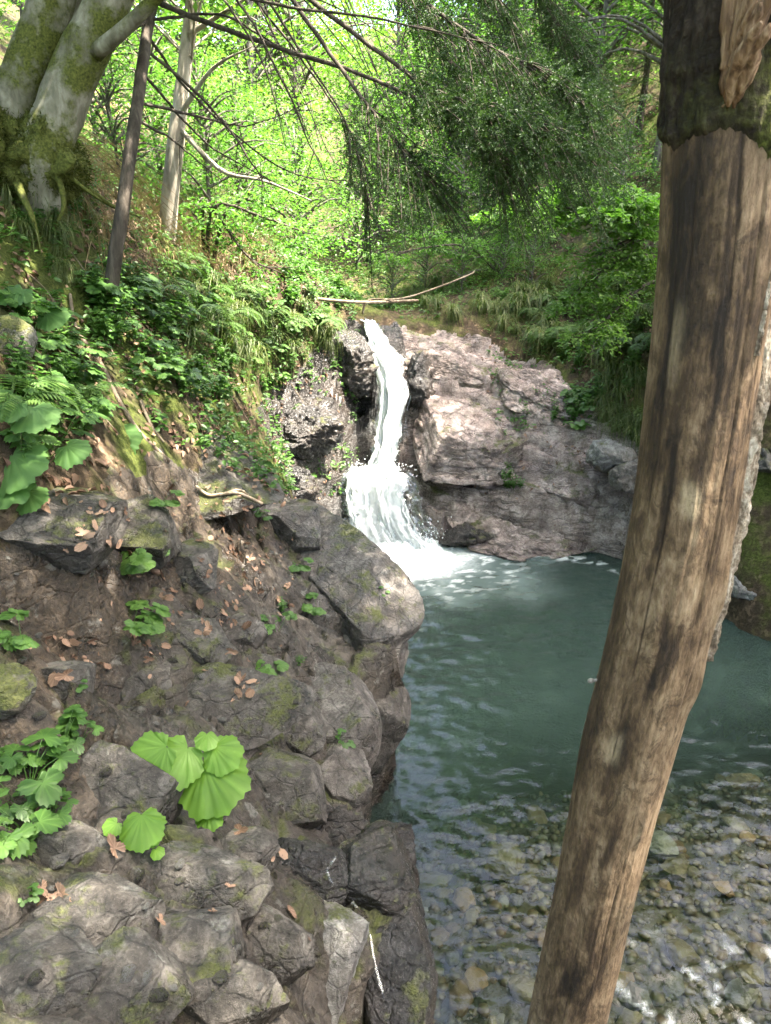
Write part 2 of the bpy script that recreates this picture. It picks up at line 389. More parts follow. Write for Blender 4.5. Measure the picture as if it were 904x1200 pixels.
# layered rock bench on both sides of the falls
lineR = np.interp(ppx, [230, 260, 300, 350, 380, 415, 440, 480, 560, 640, 690, 730, 780, 960], [560, 520, 475, 430, 395, 372, 372, 385, 392, 425, 465, 498, 520, 600])
benchm = sstep(-16, 16, ppy - lineR + 14 * jit[:, 1]) * sstep(8.0, 8.5, q[:, 1]) * sstep(13.2, 12.6, q[:, 1]) * sstep(-1.9, -1.5, q[:, 0]) * sstep(3.7, 3.3, q[:, 0]) * (1 - rockm)
ib = np.where((benchm > .01) & (sd > -.5))[0]; pb_ = np.stack([q[ib, 0], q[ib, 1], Z[ib]], 1)
wb = pb_ + .12 * np.stack([fbm(pb_ * 2, 3, 121), fbm(pb_ * 2, 3, 122), fbm(pb_ * 2, 3, 123)], 1)
tiltz = Z[ib] + .22 * q[ib, 0] - .10 * q[ib, 1] + .10 * fbm(pb_ * np.array([.9, .9, .9]), 3, 124)
lay = tiltz / .20; li_ = np.floor(lay); lf = lay - li_
terr = (li_ + sstep(.62, .97, lf) * .92 + lf * .08 - lay) * .20
g1_, k1_ = facet(wb * np.array([1.2, 1.6, 2.4]), 130, .9); g2_, k2_ = facet(wb * np.array([3.4, 4.4, 7]), 140, 1.)
Hb = .95 * terr + .06 * g1_ + .026 * g2_ - .035 * k1_ - .014 * k2_ + .008 * fbm(wb * 9, 4, 150)
Z[ib] += benchm[ib] * Hb * sstep(-.4, .1, sd[ib])
wetness = np.clip(np.exp(-((q[:, 0] - .25) / .75) ** 4) * benchm * 1.2 + benchm * sstep(-.2, -.7, q[:, 0]) * .9, 0, 1) * .9
# overhang: push the lip of the cliff out over the pool, keep its foot in
fx = np.zeros(len(q))
lip = near * np.exp(-((sd - .10) / .16) ** 2)
fx = lip * rockm * (HX + .10 * sstep(.35, .9, Z) * np.exp(-((q[:, 1] - 5.4) / .8) ** 2))
# hollow under the root edge on the far left
G = np.stack([q[:, 0] + fx, q[:, 1], Z], 1)
GF = grid_faces(len(gy), len(gx))
fc = GF.mean(1).astype(int)
fr = rockm[GF].mean(1); fs = sd[GF].mean(1); fz = Z[GF].mean(1)
is_bed = (fs < .0) & (fz < -.12)
is_rock = (~is_bed) & (fr > .5)
is_bench = (~is_bed) & (~is_rock) & (benchm[GF].mean(1) > .5)
BVH_ALL = None
def sub(name, mask, **kw):
    F = GF[mask]; u, inv = np.unique(F, return_inverse=True)
    return mesh_np(name, G[u], [inv.reshape(F.shape)], True, {k: a[u] for k, a in kw.items()})
# ray tests against the ground (coarse copy without far parts)
keep = (q[GF][:, :, 1].mean(1) > .3) & (q[GF][:, :, 1].mean(1) < 30) & (np.abs(q[GF][:, :, 0].mean(1)) < 12)
BV = BVHTree.FromPolygons(G.tolist(), GF[keep].tolist())
def hit(px, py):
    d = Vector(ray(px, py)).normalized()
    h = BV.ray_cast(Vector(CAM), d)
    return (np.array(h[0]), np.array(h[1]), h[3]) if h[0] is not None else (None, None, None)
def drop(x, y):
    h = BV.ray_cast(Vector((x, y, 30)), Vector((0, 0, -1)))
    return (np.array(h[0]), np.array(h[1])) if h[0] is not None else (np.array([x, y, float(TOP(np.array([[x, y]]))[0])]), np.array([0, 0, 1.]))
def groundz(x, y): return float(TOP(np.array([[x, y]]))[0])

M_OUT = rock_mat('outcrop_rock', (.015, .013, .011), (.045, .038, .031), (.105, .093, .08), moss=.24, wet_z=.55, scale=1.2, coord='Object', lichen=.35, wet=.16, strata=0, soil=1, stain=(.055, .042, .03))
M_BLK = rock_mat('bedrock_block', (.018, .016, .014), (.055, .048, .041), (.12, .108, .095), moss=.18, wet_z=.35, scale=1.7, lichen=.3, wet=.1, strata=0, stain=(.06, .045, .034))
M_RIDGE = rock_mat('ridge_rock', (.03, .026, .023), (.088, .078, .069), (.17, .153, .138), moss=.10, wet_z=.2, scale=1.5, lichen=.15, wet=.06, strata=.25, stain=(.07, .05, .036))
def ground_mat():
    t = NT('forest_soil'); v = t.pos('Object')
    n1 = t.noise(v, 1.1, 5, .6, .3); n2 = t.noise(v, 7, 5, .65); n3 = t.noise(v, 40, 4, .65); cell = t.voro(v, 26, 'F1', 'Color')
    sep = t.n('ShaderNodeSeparateColor'); t.l(cell, sep.inputs[0])
    lit = t.ramp(sep.outputs[0], [(.0, (.03, .02, .012)), (.45, (.075, .05, .03)), (.75, (.125, .085, .055)), (1., (.20, .14, .095))])
    c = t.mix(t.ramp(n2, [(.42, 0.), (.6, .8)]), t.mix(n3, (.022, .016, .01), (.065, .048, .03)), lit)
    mk = t.ramp(t.math('MULTIPLY_ADD', n2, .35, n1), [(.62, 0.), (.76, 1.)])
    c = t.mix(mk, c, t.ramp(n3, [(.3, (.022, .03, .006)), (.55, (.06, .075, .015)), (.75, (.11, .12, .03))]))
    h = t.math('MULTIPLY_ADD', n3, .6, t.math('MULTIPLY', sep.outputs[1], .4))
    return t.done(t.bsdf(c, .92, t.bump(h, .9, .03), .2))
def bed_mat():
    t = NT('stream_bed'); v = t.pos('Object')
    cell = t.voro(v, 9, 'F1', 'Color'); sep = t.n('ShaderNodeSeparateColor'); t.l(cell, sep.inputs[0])
    c = t.ramp(sep.outputs[0], [(0., (.026, .022, .013)), (.4, (.032, .027, .016)), (.75, (.038, .031, .019)), (1., (.046, .038, .024))])
    e = t.voro(v, 9, 'DISTANCE_TO_EDGE'); n = t.noise(v, 30, 4, .6)
    c = t.mix(t.ramp(t.noise(v, 60, 3, .6), [(.4, .7), (.6, 0.)]), c, (.022, .019, .012)); c = t.mix(t.math('MULTIPLY', n, .4), c, (.05, .055, .035))
    return t.done(t.bsdf(c, .7, t.bump(n, .6, .03)))
ground = tag(obj('ground', sub('ground', (~is_bed) & (~is_rock) & (~is_bench)), ground_mat()), kind='structure')
streambed = tag(obj('streambed', sub('streambed', is_bed), bed_mat()), kind='structure')
outcrop = tag(obj('rock_outcrop', sub('rock_outcrop', is_rock, soil=soila, wetness=np.clip(wet_dark, 0, .95)), M_OUT), 'large dark grey-brown rock outcrop with mossy ledges filling the lower left beside the pool', 'rock outcrop')
M_SLAB = rock_mat('pinkish_slab_rock', (.09, .066, .056), (.265, .205, .18), (.44, .365, .33), moss=.12, wet_z=-.02, scale=1.0, lichen=.12, wet=.05, stain=(.11, .07, .055), strata=1.2, rough=.55)
is_face = is_bench & (G[GF].mean(1)[:, 0] < .30 + .12 * jit[GF].mean(1)[:, 0])
bench = tag(obj('rock_bench', sub('rock_bench', is_bench & ~is_face, wetness=wetness), M_SLAB), 'layered rock bench that the waterfall has cut through, wet and dark at the falls', 'rock bench')
# ------------------------------------------------------------------ pool water
FALL = np.array([.28, 9.75])
def make_water():
    wx = np.arange(-1.1, 7.2, .03); wy = np.concatenate([np.arange(-7.5, 1.2, .15), np.arange(1.2, 10.3, .026)])
    X, Y = np.meshgrid(wx, wy); x, y = X.ravel(), Y.ravel()
    r = np.sqrt((x - FALL[0]) ** 2 + (y - FALL[1]) ** 2)
    p = np.stack([x, y, 0 * x], 1)
    near = np.exp(-r / 2.2)
    z = (.006 + .012 * near) * fbm(np.stack([x * 2.2, y * 3.8, 0 * x], 1), 3, 5) + (.0055 + .016 * near + .004 * sstep(5.5, 3.2, y)) * fbm(np.stack([x * 6.5, y * 10, 0 * x], 1), 3, 6) + .0028 * noise(np.stack([x * 15, y * 21, 0 * x], 1), 61)
    z += .012 * near * np.sin(r * 15 + 2 * noise(p * 1.5, 9)) * sstep(.4, 1.2, r)
    rap = sstep(3.7, 2.8, y) * sstep(.9, 1.8, x)
    z += rap * (.022 * fbm(np.stack([x * 5 + y * 2, y * 2.5, 0 * x], 1), 3, 12) + .018 * fbm(np.stack([x * 16 + y * 5, y * 6, 0 * x], 1), 3, 13))
    q = np.stack([x, y], 1); b = bed_z(q)
    sdw = pool_sd(q)
    z += np.exp(-(r / .55) ** 2) * (.06 * np.abs(fbm(p * 6, 3, 7)) + .02)
    rr = r + .5 * fbm(np.stack([x * 1.5, y * 1.5, 0 * x], 1), 3, 15)
    streak = fbm(np.stack([x * 5, y * 9, 0 * x], 1), 4, 16)
    foam = sstep(1.5, .45, rr) + sstep(2.6, .6, rr) * sstep(.12, .42, streak) * .8 * sstep(2.2, 1.2, r)
    foam += rap * sstep(.16, .42, fbm(np.stack([x * 6 + y * 3, y * 3.2, 0 * x], 1), 4, 18)) * .8
    foam += sstep(.16, .0, np.abs(sdw)) * (y > 8.5) * sstep(0, .3, streak) * .5
    aer = sstep(2.6, .2, rr)
    dp = np.clip(-b, 0, 3)
    me = mesh_np('pool_water', np.stack([x, y, z], 1), [grid_faces(len(wy), len(wx))], True, {'foam': np.clip(foam, 0, 1), 'aer': aer, 'depth': dp})
    t = NT('stream_water'); v = t.pos('Object')
    nb = t.noise(t.map(v, (1, 1.7, 1)), 14, 3, .55, .6); nb2 = t.noise(t.map(v, (1, 1.5, 1)), 55, 2, .5)
    bm = t.bump(t.math('MULTIPLY_ADD', nb2, .25, nb), .09, .03)
    fr = t.n('ShaderNodeFresnel'); fr.inputs['IOR'].default_value = 1.33; t.l(bm, fr.inputs['Normal'])
    gl = t.n('ShaderNodeBsdfGlossy'); gl.inputs['Roughness'].default_value = .04; t.l(bm, gl.inputs['Normal'])
    tr = t.n('ShaderNodeBsdfTransparent')
    d = t.attr('depth'); a = t.attr('aer')
    t.l(t.ramp(d, [(.0, (.97, .99, .97)), (.3, (.78, .82, .70)), (1., (.30, .50, .43))]), tr.inputs[0])
    body = t.n('ShaderNodeBsdfDiffuse'); t.l(t.mix(a, (.030, .050, .043), (.25, .33, .32)), body.inputs[0])
    bf = t.math('MAXIMUM', t.ramp(d, [(.28, .02), (.62, .30), (1., .66)]), t.math('MULTIPLY', a, .85))
    under = t.mixs(bf, tr.outputs[0], body.outputs[0])
    w = t.mixs(fr.outputs[0], under, gl.outputs[0])
    fm = t.n('ShaderNodeBsdfPrincipled'); fm.inputs['Base Color'].default_value = (.86, .90, .90, 1); fm.inputs['Roughness'].default_value = .6
    fac = t.math('MULTIPLY', t.attr('foam'), t.ramp(t.noise(v, 24, 5, .7), [(.3, .35), (.55, 1.)]))
    return tag(obj('pool_water', me, t.done(t.mixs(fac, w, fm.outputs[0]))), kind='structure')
make_water()

# ------------------------------------------------------------------ rocks
def ico(sub):
    import bmesh
    b = bmesh.new(); bmesh.ops.create_icosphere(b, subdivisions=sub, radius=1)
    V = np.array([v.co[:] for v in b.verts]); F = np.array([[v.index for v in f.verts] for f in b.faces]); b.free()
    return V, F
ICO = {k: ico(k) for k in (1, 2, 3, 5, 6)}
def rock_mesh(name, size, seed, cuts=12, sub=5, strata=0.0, amp=.05, box=.0, layer=7, dlo=.55, dhi=.92):
    r = np.random.default_rng(seed); V, F = ICO[sub]; V = V.copy()
    if box:
        V = V / (np.abs(V) ** 4).sum(1)[:, None] ** (.25 * box)
    for k in range(cuts):
        n = r.normal(size=3); n /= np.linalg.norm(n); d = r.uniform(dlo, dhi)
        s_ = V @ n - d; V = V - n * np.maximum(s_, 0)[:, None] * .985
    size = np.array(size, float); m = size.mean(); V = V * size
    nrm = V / size ** 2; nrm /= np.linalg.norm(nrm, axis=1)[:, None] + 1e-9
    q = V / m + seed * 3.7
    wq = q + .25 * np.stack([fbm(q * 2, 3, seed), fbm(q * 2, 3, seed + 5), fbm(q * 2, 3, seed + 9)], 1)
    d = amp * m * fbm(q * 1.6, 4, seed + 1)
    if sub >= 4:
        h, c = facet(wq * np.array([1.8, 1.8, 3.0]), seed + 2, 1.); d += amp * m * (.9 * h - .6 * c)
        h, c = facet(wq * np.array([5., 5., 8.]), seed + 3, 1.); d += amp * m * (.35 * h - .25 * c)
        d += amp * m * .22 * fbm(q * 11, 3, seed + 4)
    V = V + nrm * d[:, None]
    if strata:
        L = (V[:, 2] / size[2]) * layer / 2 + .5 * fbm(q * np.array([.9, .9, 2]), 3, seed + 7)
        i = np.floor(L); f = L - i
        off = hr(i, i * 0, i * 0, seed + 8) * 2 - 1
        groove = -np.exp(-((f - .5) / .5) ** 2) * 0 - sstep(.12, 0, f) - sstep(.9, 1, f)
        hor = nrm * np.array([1, 1, .15])
        V = V + hor * (strata * m * (off * .9 + .5 * groove))[:, None]
    return mesh_np(name, V, [F], True)
M_PALE = rock_mat('pale_grey_rock', (.07, .067, .062), (.155, .15, .142), (.26, .255, .24), moss=.10, scale=2.2, lichen=.3, rough=.7)
M_GREY = rock_mat('grey_rock', (.024, .022, .02), (.07, .064, .058), (.14, .132, .122), moss=.26, scale=2.0, lichen=.4, wet=.12)
M_WET = rock_mat('wet_dark_rock', (.010, .009, .009), (.028, .026, .025), (.065, .062, .06), moss=.12, scale=1.3, lichen=.1, wet=.75, wet_z=1.2, strata=.5)
tag(obj('wet_cliff', sub('wet_cliff', is_face), M_WET), 'black wet rock face with the hollow behind and left of the upper waterfall', 'cliff')
M_MOSSY = rock_mat('mossy_rock', (.035, .033, .027), (.09, .086, .07), (.18, .17, .15), moss=.85, scale=1.4, lichen=.2, moss_col=(.10, .11, .02))
def rock(name, px, py, D, size, rot, mat, label, cat='rock', seed=1, group=None, **kw):
    c = P(px, py, D)
    o = obj(name, rock_mesh(name, size, seed, **kw), mat, loc=c); o.rotation_euler = [R(a) for a in rot]
    return tag(o, label, cat, group)
# right of the falls
rock('rock_slab', 556, 512, 10.6, (1.2, 1.05, .38), (22, 5, -6), M_SLAB, 'big pinkish-grey slab with a shadowed undercut edge, directly right of the upper waterfall', seed=3, sub=6, strata=.075, amp=.035, box=.8, cuts=26, layer=8, dlo=.6, dhi=.9)
rock('rock_slab', 640, 626, 9.95, (1.45, .85, .40), (14, 3, 3), M_SLAB, 'long low pinkish slab at the water edge between the lower waterfall and the wooden post', seed=8, sub=6, strata=.075, amp=.04, box=.8, cuts=26, layer=8, dlo=.6, dhi=.9)
rock('rock_slab', 550, 430, 11.7, (1.0, .75, .32), (20, 3, 5), M_SLAB, 'sloping layered slab above the big slab and beside the top of the falls', seed=14, sub=6, strata=.075, amp=.04, box=.8, cuts=26, layer=8, dlo=.6, dhi=.9)
rock('rock_slab', 650, 466, 11.1, (.85, .7, .34), (20, 10, 12), M_SLAB, 'smaller slab with green plants in its cracks, below the mossy patch', seed=21, sub=6, strata=.06, amp=.04, box=.8, cuts=7)
rock('rock_slab', 655, 566, 10.1, (.7, .55, .28), (18, 10, -6), M_SLAB, 'short slab block wedged behind the long low slab at the water edge', seed=27, sub=5, strata=.05, amp=.04, box=.8, cuts=7)
rock('boulder', 712, 538, 9.55, (.42, .36, .24), (8, 8, 20), M_PALE, 'pale grey boulder on the slabs just left of the wooden post', 'boulder', seed=5, strata=.04, amp=.06)
rock('wet_rock', 545, 628, 9.62, (.42, .26, .18), (4, 4, 10), M_WET, 'low black wet rock at the foot of the lower waterfall', seed=31, strata=.05, amp=.08)
rock('wet_rock', 492, 455, 11.35, (.30, .4, .55), (0, 0, 10), M_WET, 'dark wet rock wall on the right flank of the upper waterfall', seed=33, strata=.06, amp=.08)
rock('mossy_rock', 600, 412, 12.2, (.48, .4, .2), (10, 0, 0), M_MOSSY, 'rock topped with a yellow-green moss patch above the slabs', seed=35, amp=.06)
rock('boulder', 742, 560, 9.2, (.3, .3, .26), (0, 0, 0), M_GREY, 'grey boulder half hidden behind the wooden post', 'boulder', seed=37)
rock('mossy_rock', 905, 668, 7.75, (.5, .5, .36), (0, 8, 20), M_MOSSY, 'pale mossy boulder by the water at the right edge, beyond the post', seed=39, amp=.06)
rock('boulder', 880, 690, 7.6, (.3, .26, .18), (0, 0, 50), M_PALE, 'pale boulder at the waterline right of the wooden post', 'boulder', seed=41)
rock('mossy_rock', 925, 540, 8.0, (.6, .5, .35), (0, 0, 10), M_GREY, 'dark grey rock overhanging a black hollow at the right edge', seed=43)
# left of the falls
rock('wet_rock', 402, 432, 11.15, (.46, .5, .50), (6, 0, 15), M_WET, 'shiny dark rock at the left of the top of the falls', seed=51, sub=6, strata=.05, amp=.07, box=.4)
rock('wet_rock', 352, 500, 10.0, (.52, .5, .46), (10, 12, 20), M_WET, 'broad wet black rock left of the upper waterfall', seed=53, sub=6, strata=.06, amp=.08, box=.3)
rock('wet_rock', 366, 535, 10.45, (.26, .34, .6), (0, 8, 0), M_WET, 'upright glistening rock beside the lower cascade', seed=55, strata=.05, amp=.08, box=.3)
rock('wet_rock', 335, 575, 9.2, (.42, .4, .42), (0, 10, 40), M_WET, 'dark cracked rock behind the outcrop edge, left of the lower cascade', seed=57, sub=6, strata=.05, amp=.09)
rock('wet_rock', 300, 490, 9.4, (.34, .34, .3), (0, 12, 30), M_WET, 'wet ledge rock under the hanging grass on the left slope', seed=59, strata=.06, amp=.08)
rock('boulder', 278, 545, 8.3, (.26, .24, .24), (0, 0, 10), M_GREY, 'rounded grey boulder at the back edge of the outcrop', 'boulder', seed=61)
rock('wet_rock', 366, 592, 9.9, (.2, .2, .26), (0, 0, 60), M_WET, 'small black rock at the left foot of the lower cascade', seed=63, amp=.08)
# rocks in the left outcrop, seated on it
def seat(name, px, py, size, rot, mat, label, seed, cat='rock', sink=.35, **kw):
    h, n, d = hit(px, py)
    if h is None: return
    o = obj(name, rock_mesh(name, size, seed, **kw), mat, loc=h + np.array([0, 0, size[2] * (1 - 2 * sink)])); o.rotation_euler = [R(a) for a in rot]
    return tag(o, label, cat)
def block(name, px, py, size, rot, mat, seed, sink=.5, part=True, label=None, cat='rock', **kw):
    """bedrock block grown into the outcrop: a part of it"""
    h, n, d = hit(px, py)
    if h is None: return
    kw = {**dict(sub=6, cuts=30, box=.6, amp=.016, strata=.008, layer=5, dlo=.52, dhi=.86), **kw}
    if name == 'rock_block': size = tuple(s_ * (1.6 if py > 980 else 1.4) for s_ in size); sink += .10
    loc = h - np.array([0, 0, size[2] * (2 * sink - 1)]) + np.array([0, size[1] * .35, 0])
    o = obj(name, rock_mesh(name, size, seed, **kw), mat, outcrop if part else None, loc=loc); o.rotation_euler = [R(a) for a in rot]
    if label: tag(o, label, None if part else cat)
    return o
block('ridge_slab', 378, 668, (1.0, .42, .30), (26, 9, -52), M_RIDGE, 401, .62, sub=6, box=.9, cuts=7, strata=.025)
block('ridge_slab', 340, 625, (.6, .3, .22), (18, 9, -52), M_RIDGE, 402, .5, sub=6, box=.8)
block('rock_block', 440, 742, (.30, .32, .30), (8, 6, -30), M_RIDGE, 403, .6, sub=6)
block('rock_block', 440, 835, (.22, .34, .36), (0, 8, -10), M_BLK, 404, .6)
block('rock_block', 392, 838, (.20, .30, .24), (6, 0, 15), M_RIDGE, 405, .6, cuts=5, box=.1)
block('rock_block', 392, 925, (.22, .24, .19), (10, 6, 25), M_RIDGE, 406, .5)
block('rock_block', 325, 935, (.22, .20, .16), (18, -4, 0), M_BLK, 407, .55)
block('rock_block', 245, 838, (.40, .26, .14), (30, -6, 14), M_BLK, 408, .6, sub=6)
block('rock_block', 330, 850, (.24, .2, .16), (20, 0, -20), M_BLK, 409, .6)
block('rock_block', 128, 945, (.23, .17, .13), (16, 4, 6), M_BLK, 410, .5, label='grey block of rock under the jagged-leaved plants')
block('rock_block', 85, 1112, (.17, .13, .10), (20, -10, 40), M_BLK, 411, .55)
block('rock_block', 205, 1050, (.22, .11, .08), (14, 4, 12), M_BLK, 412, .5)
block('rock_block', 282, 1015, (.13, .11, .09), (10, 0, 20), M_BLK, 413, .5)
block('rock_block', 195, 1145, (.22, .13, .08), (20, -6, 28), M_BLK, 414, .55)
block('rock_block', 300, 1115, (.15, .12, .09), (14, 6, -14), M_BLK, 415, .55)
block('rock_block', 120, 1185, (.17, .11, .07), (20, 0, 34), M_BLK, 416, .5)
block('rock_block', 15, 1165, (.15, .14, .10), (10, 0, 10), M_BLK, 417, .55)
block('rock_block', 262, 1190, (.14, .1, .07), (14, 8, 30), M_BLK, 418, .5)
block('pale_slab', 368, 1150, (.22, .34, .16), (40, 10, 10), M_PALE, 419, .86, cuts=14, box=.9, label='pale grey cracked slab at the bottom centre')
block('rock_block', 458, 1130, (.12, .34, .28), (6, 4, 8), M_WET, 420, .6, cuts=5, box=.2)
block('rock_block', 425, 1035, (.14, .22, .22), (0, 8, 12), M_WET, 421, .6)
block('rock_block', 350, 1020, (.2, .12, .1), (10, 0, -10), M_WET, 422, .65)
block('rock_block', 60, 1010, (.14, .1, .08), (14, 0, 0), M_BLK, 423, .5)
block('rock_block', 215, 745, (.20, .13, .08), (26, 0, -12), M_BLK, 424, .6)
block('rock_block', 275, 735, (.18, .14, .09), (24, 4, 20), M_BLK, 425, .65)
block('rock_block', 160, 800, (.16, .12, .09), (22, 0, 10), M_BLK, 426, .6)
block('rock_block', 205, 660, (.24, .2, .12), (24, -6, -16), M_BLK, 427, .65)
block('rock_block', 300, 790, (.16, .14, .1), (20, 0, 30), M_BLK, 428, .6)
block('rock_block', 240, 560, (.42, .36, .20), (16, 8, -40), M_OUT, 429, .6, sub=6, cuts=6)
block('rock_block', 60, 800, (.14, .12, .09), (20, 0, 10), M_BLK, 430, .6)
block('ledge', 150, 625, (.40, .36, .30), (12, -12, -14), M_BLK, 431, .66, sub=6, box=.8)
block('ledge', 45, 612, (.50, .36, .30), (10, -4, 6), M_BLK, 432, .66, sub=6, box=.8)
seat('boulder', 8, 815, (.10, .12, .09), (0, 0, 0), M_MOSSY, 'pale mossy rock cut by the left edge of the photo', 81)
seat('stone', 70, 1012, (.035, .03, .022), (0, 0, 0), M_GREY, 'small grey stone left of the small butterbur leaves', 85, cat='stone', sub=3)
seat('stone', 232, 1012, (.02, .018, .016), (0, 0, 0), M_PALE, 'small pale stone below the butterbur plants', 87, cat='stone', sub=3)
seat('mossy_rock', 5, 410, (.16, .16, .17), (0, 0, 0), M_MOSSY, 'moss-covered boulder at the left edge above the big leaves', 95)
# the outcrop as built, for seating plants and leaves on it
bpy.context.view_layer.update()
_v, _f, _n = [], [], 0
for o_ in [outcrop] + list(outcrop.children):
    m_ = o_.matrix_world; vv = np.empty(len(o_.data.vertices) * 3); o_.data.vertices.foreach_get('co', vv); vv = vv.reshape(-1, 3) @ np.array(m_.to_3x3()).T + np.array(m_.translation)
    _v.append(vv); _f += [[i + _n for i in p.vertices] for p in o_.data.polygons]; _n += len(vv)
_sel = keep & ~is_rock
_f += (GF[_sel] + _n).tolist(); _v.append(G)
BV = BVHTree.FromPolygons(np.vstack(_v).tolist(), _f)
# stones lying on the outcrop
r_ = np.random.default_rng(5); st_protos = [rock_mesh('loose_stone', (1, .8, .55), 200 + k, sub=3, amp=.12, cuts=10) for k in range(5)]
for k in range(60):
    h, n, d = hit(r_.uniform(20, 400), r_.uniform(640, 1180))
    if h is None or h[2] < .5: continue
    o = obj('loose_stone', st_protos[k % 5], [M_GREY, M_PALE, M_OUT][k % 3] if k < 5 else None, loc=h); s_ = r_.uniform(.008, .03); o.scale = (s_, s_, s_); o.rotation_euler = (r_.uniform(-.3, .3), r_.uniform(-.3, .3), r_.uniform(0, 6))
    tag(o, 'small grey loose stone lying on the left rock outcrop', 'stone', 'loose stones on the outcrop')
# stones under the clear water at lower right
def bed_stone_mat(name, a, b, c):
    t = NT(name); v = t.pos('Object'); n = t.noise(v, 3, 5, .6)
    rnd = t.n('ShaderNodeObjectInfo').outputs['Random']
    col = t.ramp(t.math('MULTIPLY_ADD', n, .45, t.math('MULTIPLY', rnd, .62)), [(.15, a), (.45, b), (.72, c), (.95, tuple(x * 1.3 for x in c))])
    return t.done(t.bsdf(col, .55, t.bump(n, .4, .05)))
M_BED = [bed_stone_mat('olive_stone', (.024, .020, .010), (.062, .051, .028), (.11, .092, .055)), bed_stone_mat('rusty_stone', (.035, .021, .010), (.08, .049, .024), (.13, .086, .048)), bed_stone_mat('slate_stone', (.02, .021, .019), (.052, .053, .046), (.11, .108, .095))]
sp = [rock_mesh('river_stone', (1, .78, .48), 300 + k, sub=3, amp=.10, cuts=14) for k in range(9)]
for k, m in enumerate(sp): m.materials.append(M_BED[[0, 0, 1, 2, 0, 1, 2, 0, 0][k]])
placed = []; k = 0; tries = 0
while k < 290 and tries < 9000:
    tries += 1
    py = r_.uniform(855, 1235) if tries % 3 else r_.uniform(980, 1235); px = r_.uniform(440, 960); w = W(px, py, -.35)
    rad = .035 + .11 * r_.random() ** 2.6
    if pool_sd(w[None, :2])[0] > -.06: continue
    if any((w[0] - a) ** 2 + (w[1] - b) ** 2 < (.62 * (rad + c)) ** 2 for a, b, c in placed): continue
    placed.append((w[0], w[1], rad)); zb = float(bed_z(w[None, :2])[0])
    o = obj('river_stone', sp[k % 9], loc=(w[0], w[1], zb + rad * .28)); o.scale = (rad, rad, rad * r_.uniform(.7, 1.1)); o.rotation_euler = (r_.uniform(-.25, .25), r_.uniform(-.25, .25), r_.uniform(0, 6.3))
    tag(o, 'rounded brown-grey stone on the streambed under clear water', 'stone', 'stones under the clear water')
    k += 1
for px, py, zz, s_, m in [(745, 1168, -.03, .10, 2), (792, 1018, -.28, .13, 0), (775, 990, -.3, .14, 2), (870, 915, -.35, .15, 1), (848, 1040, -.22, .09, 1), (660, 1125, -.2, .10, 0), (880, 1145, -.1, .10, 0), (590, 1010, -.33, .2, 0), (715, 1130, -.2, .08, 1)]:
    w = W(px, py, zz); o = obj('river_stone', rock_mesh('river_stone', (s_, s_ * .8, s_ * .5), int(px), sub=5, amp=.05, cuts=14), M_BED[m], loc=w)
    o.rotation_euler = (0, 0, px)
    tag(o, 'larger rounded stone standing out on the shallow streambed', 'stone', 'larger streambed stones')
def pebbles():
    b = MB(); r = np.random.default_rng(44); V, F = ICO[1]; n = 0
    base = [rock_mesh('p', (1, .8, .5), 600 + i, sub=1, amp=.1, cuts=14) for i in range(6)]; VV = []
    for m in base: a = np.empty(len(m.vertices) * 3); m.vertices.foreach_get('co', a); VV.append(a.reshape(-1, 3))
    XY = np.stack([r.uniform(-.1, 4.6, 6500), 1.35 + 4.6 * r.random(6500) ** 1.2], 1); XY = XY[pool_sd(XY) < -.03]
    for x, y in XY:
        s_ = .014 + .055 * r.random() ** 1.7; a = r.uniform(0, 6.3); v = VV[n % 6] * s_; z = float(bed_z(np.array([[x, y]]))[0])
        b.add(np.stack([v[:, 0] * math.cos(a) - v[:, 1] * math.sin(a) + x, v[:, 0] * math.sin(a) + v[:, 1] * math.cos(a) + y, v[:, 2] + z + s_ * .25], 1), [F], r.random()); n += 1
    t = NT('pebble_stone'); v = t.pos('Object')
    col = t.mix(t.math('MULTIPLY', t.noise(v, 40, 4, .6), .6), t.ramp(t.attr('tint'), [(0, (.03, .026, .016)), (.3, (.07, .055, .033)), (.55, (.10, .083, .053)), (.75, (.085, .05, .026)), (.9, (.075, .072, .06)), (1, (.17, .15, .115))]), (.03, .025, .015))
    tag(obj('pebbles', b.mesh('pebbles'), t.done(t.bsdf(col, .5))), 'mass of small brown and grey pebbles between the larger stones of the shallow streambed', 'pebbles', kind='stuff')
pebbles()
# dark ledge submerged at the foot of the outcrop
rock('wet_rock', 462, 1000, 3.75, (.17, .30, .22), (0, 0, 20), M_WET, 'dark half-submerged rock at the foot of the outcrop', seed=111, amp=.08)
rock('wet_rock', 395, 1025, 2.9, (.2, .25, .5), (0, 0, 15), M_WET, 'dark wet rock step with a thin trickle between outcrop ledges', seed=113, amp=.07)

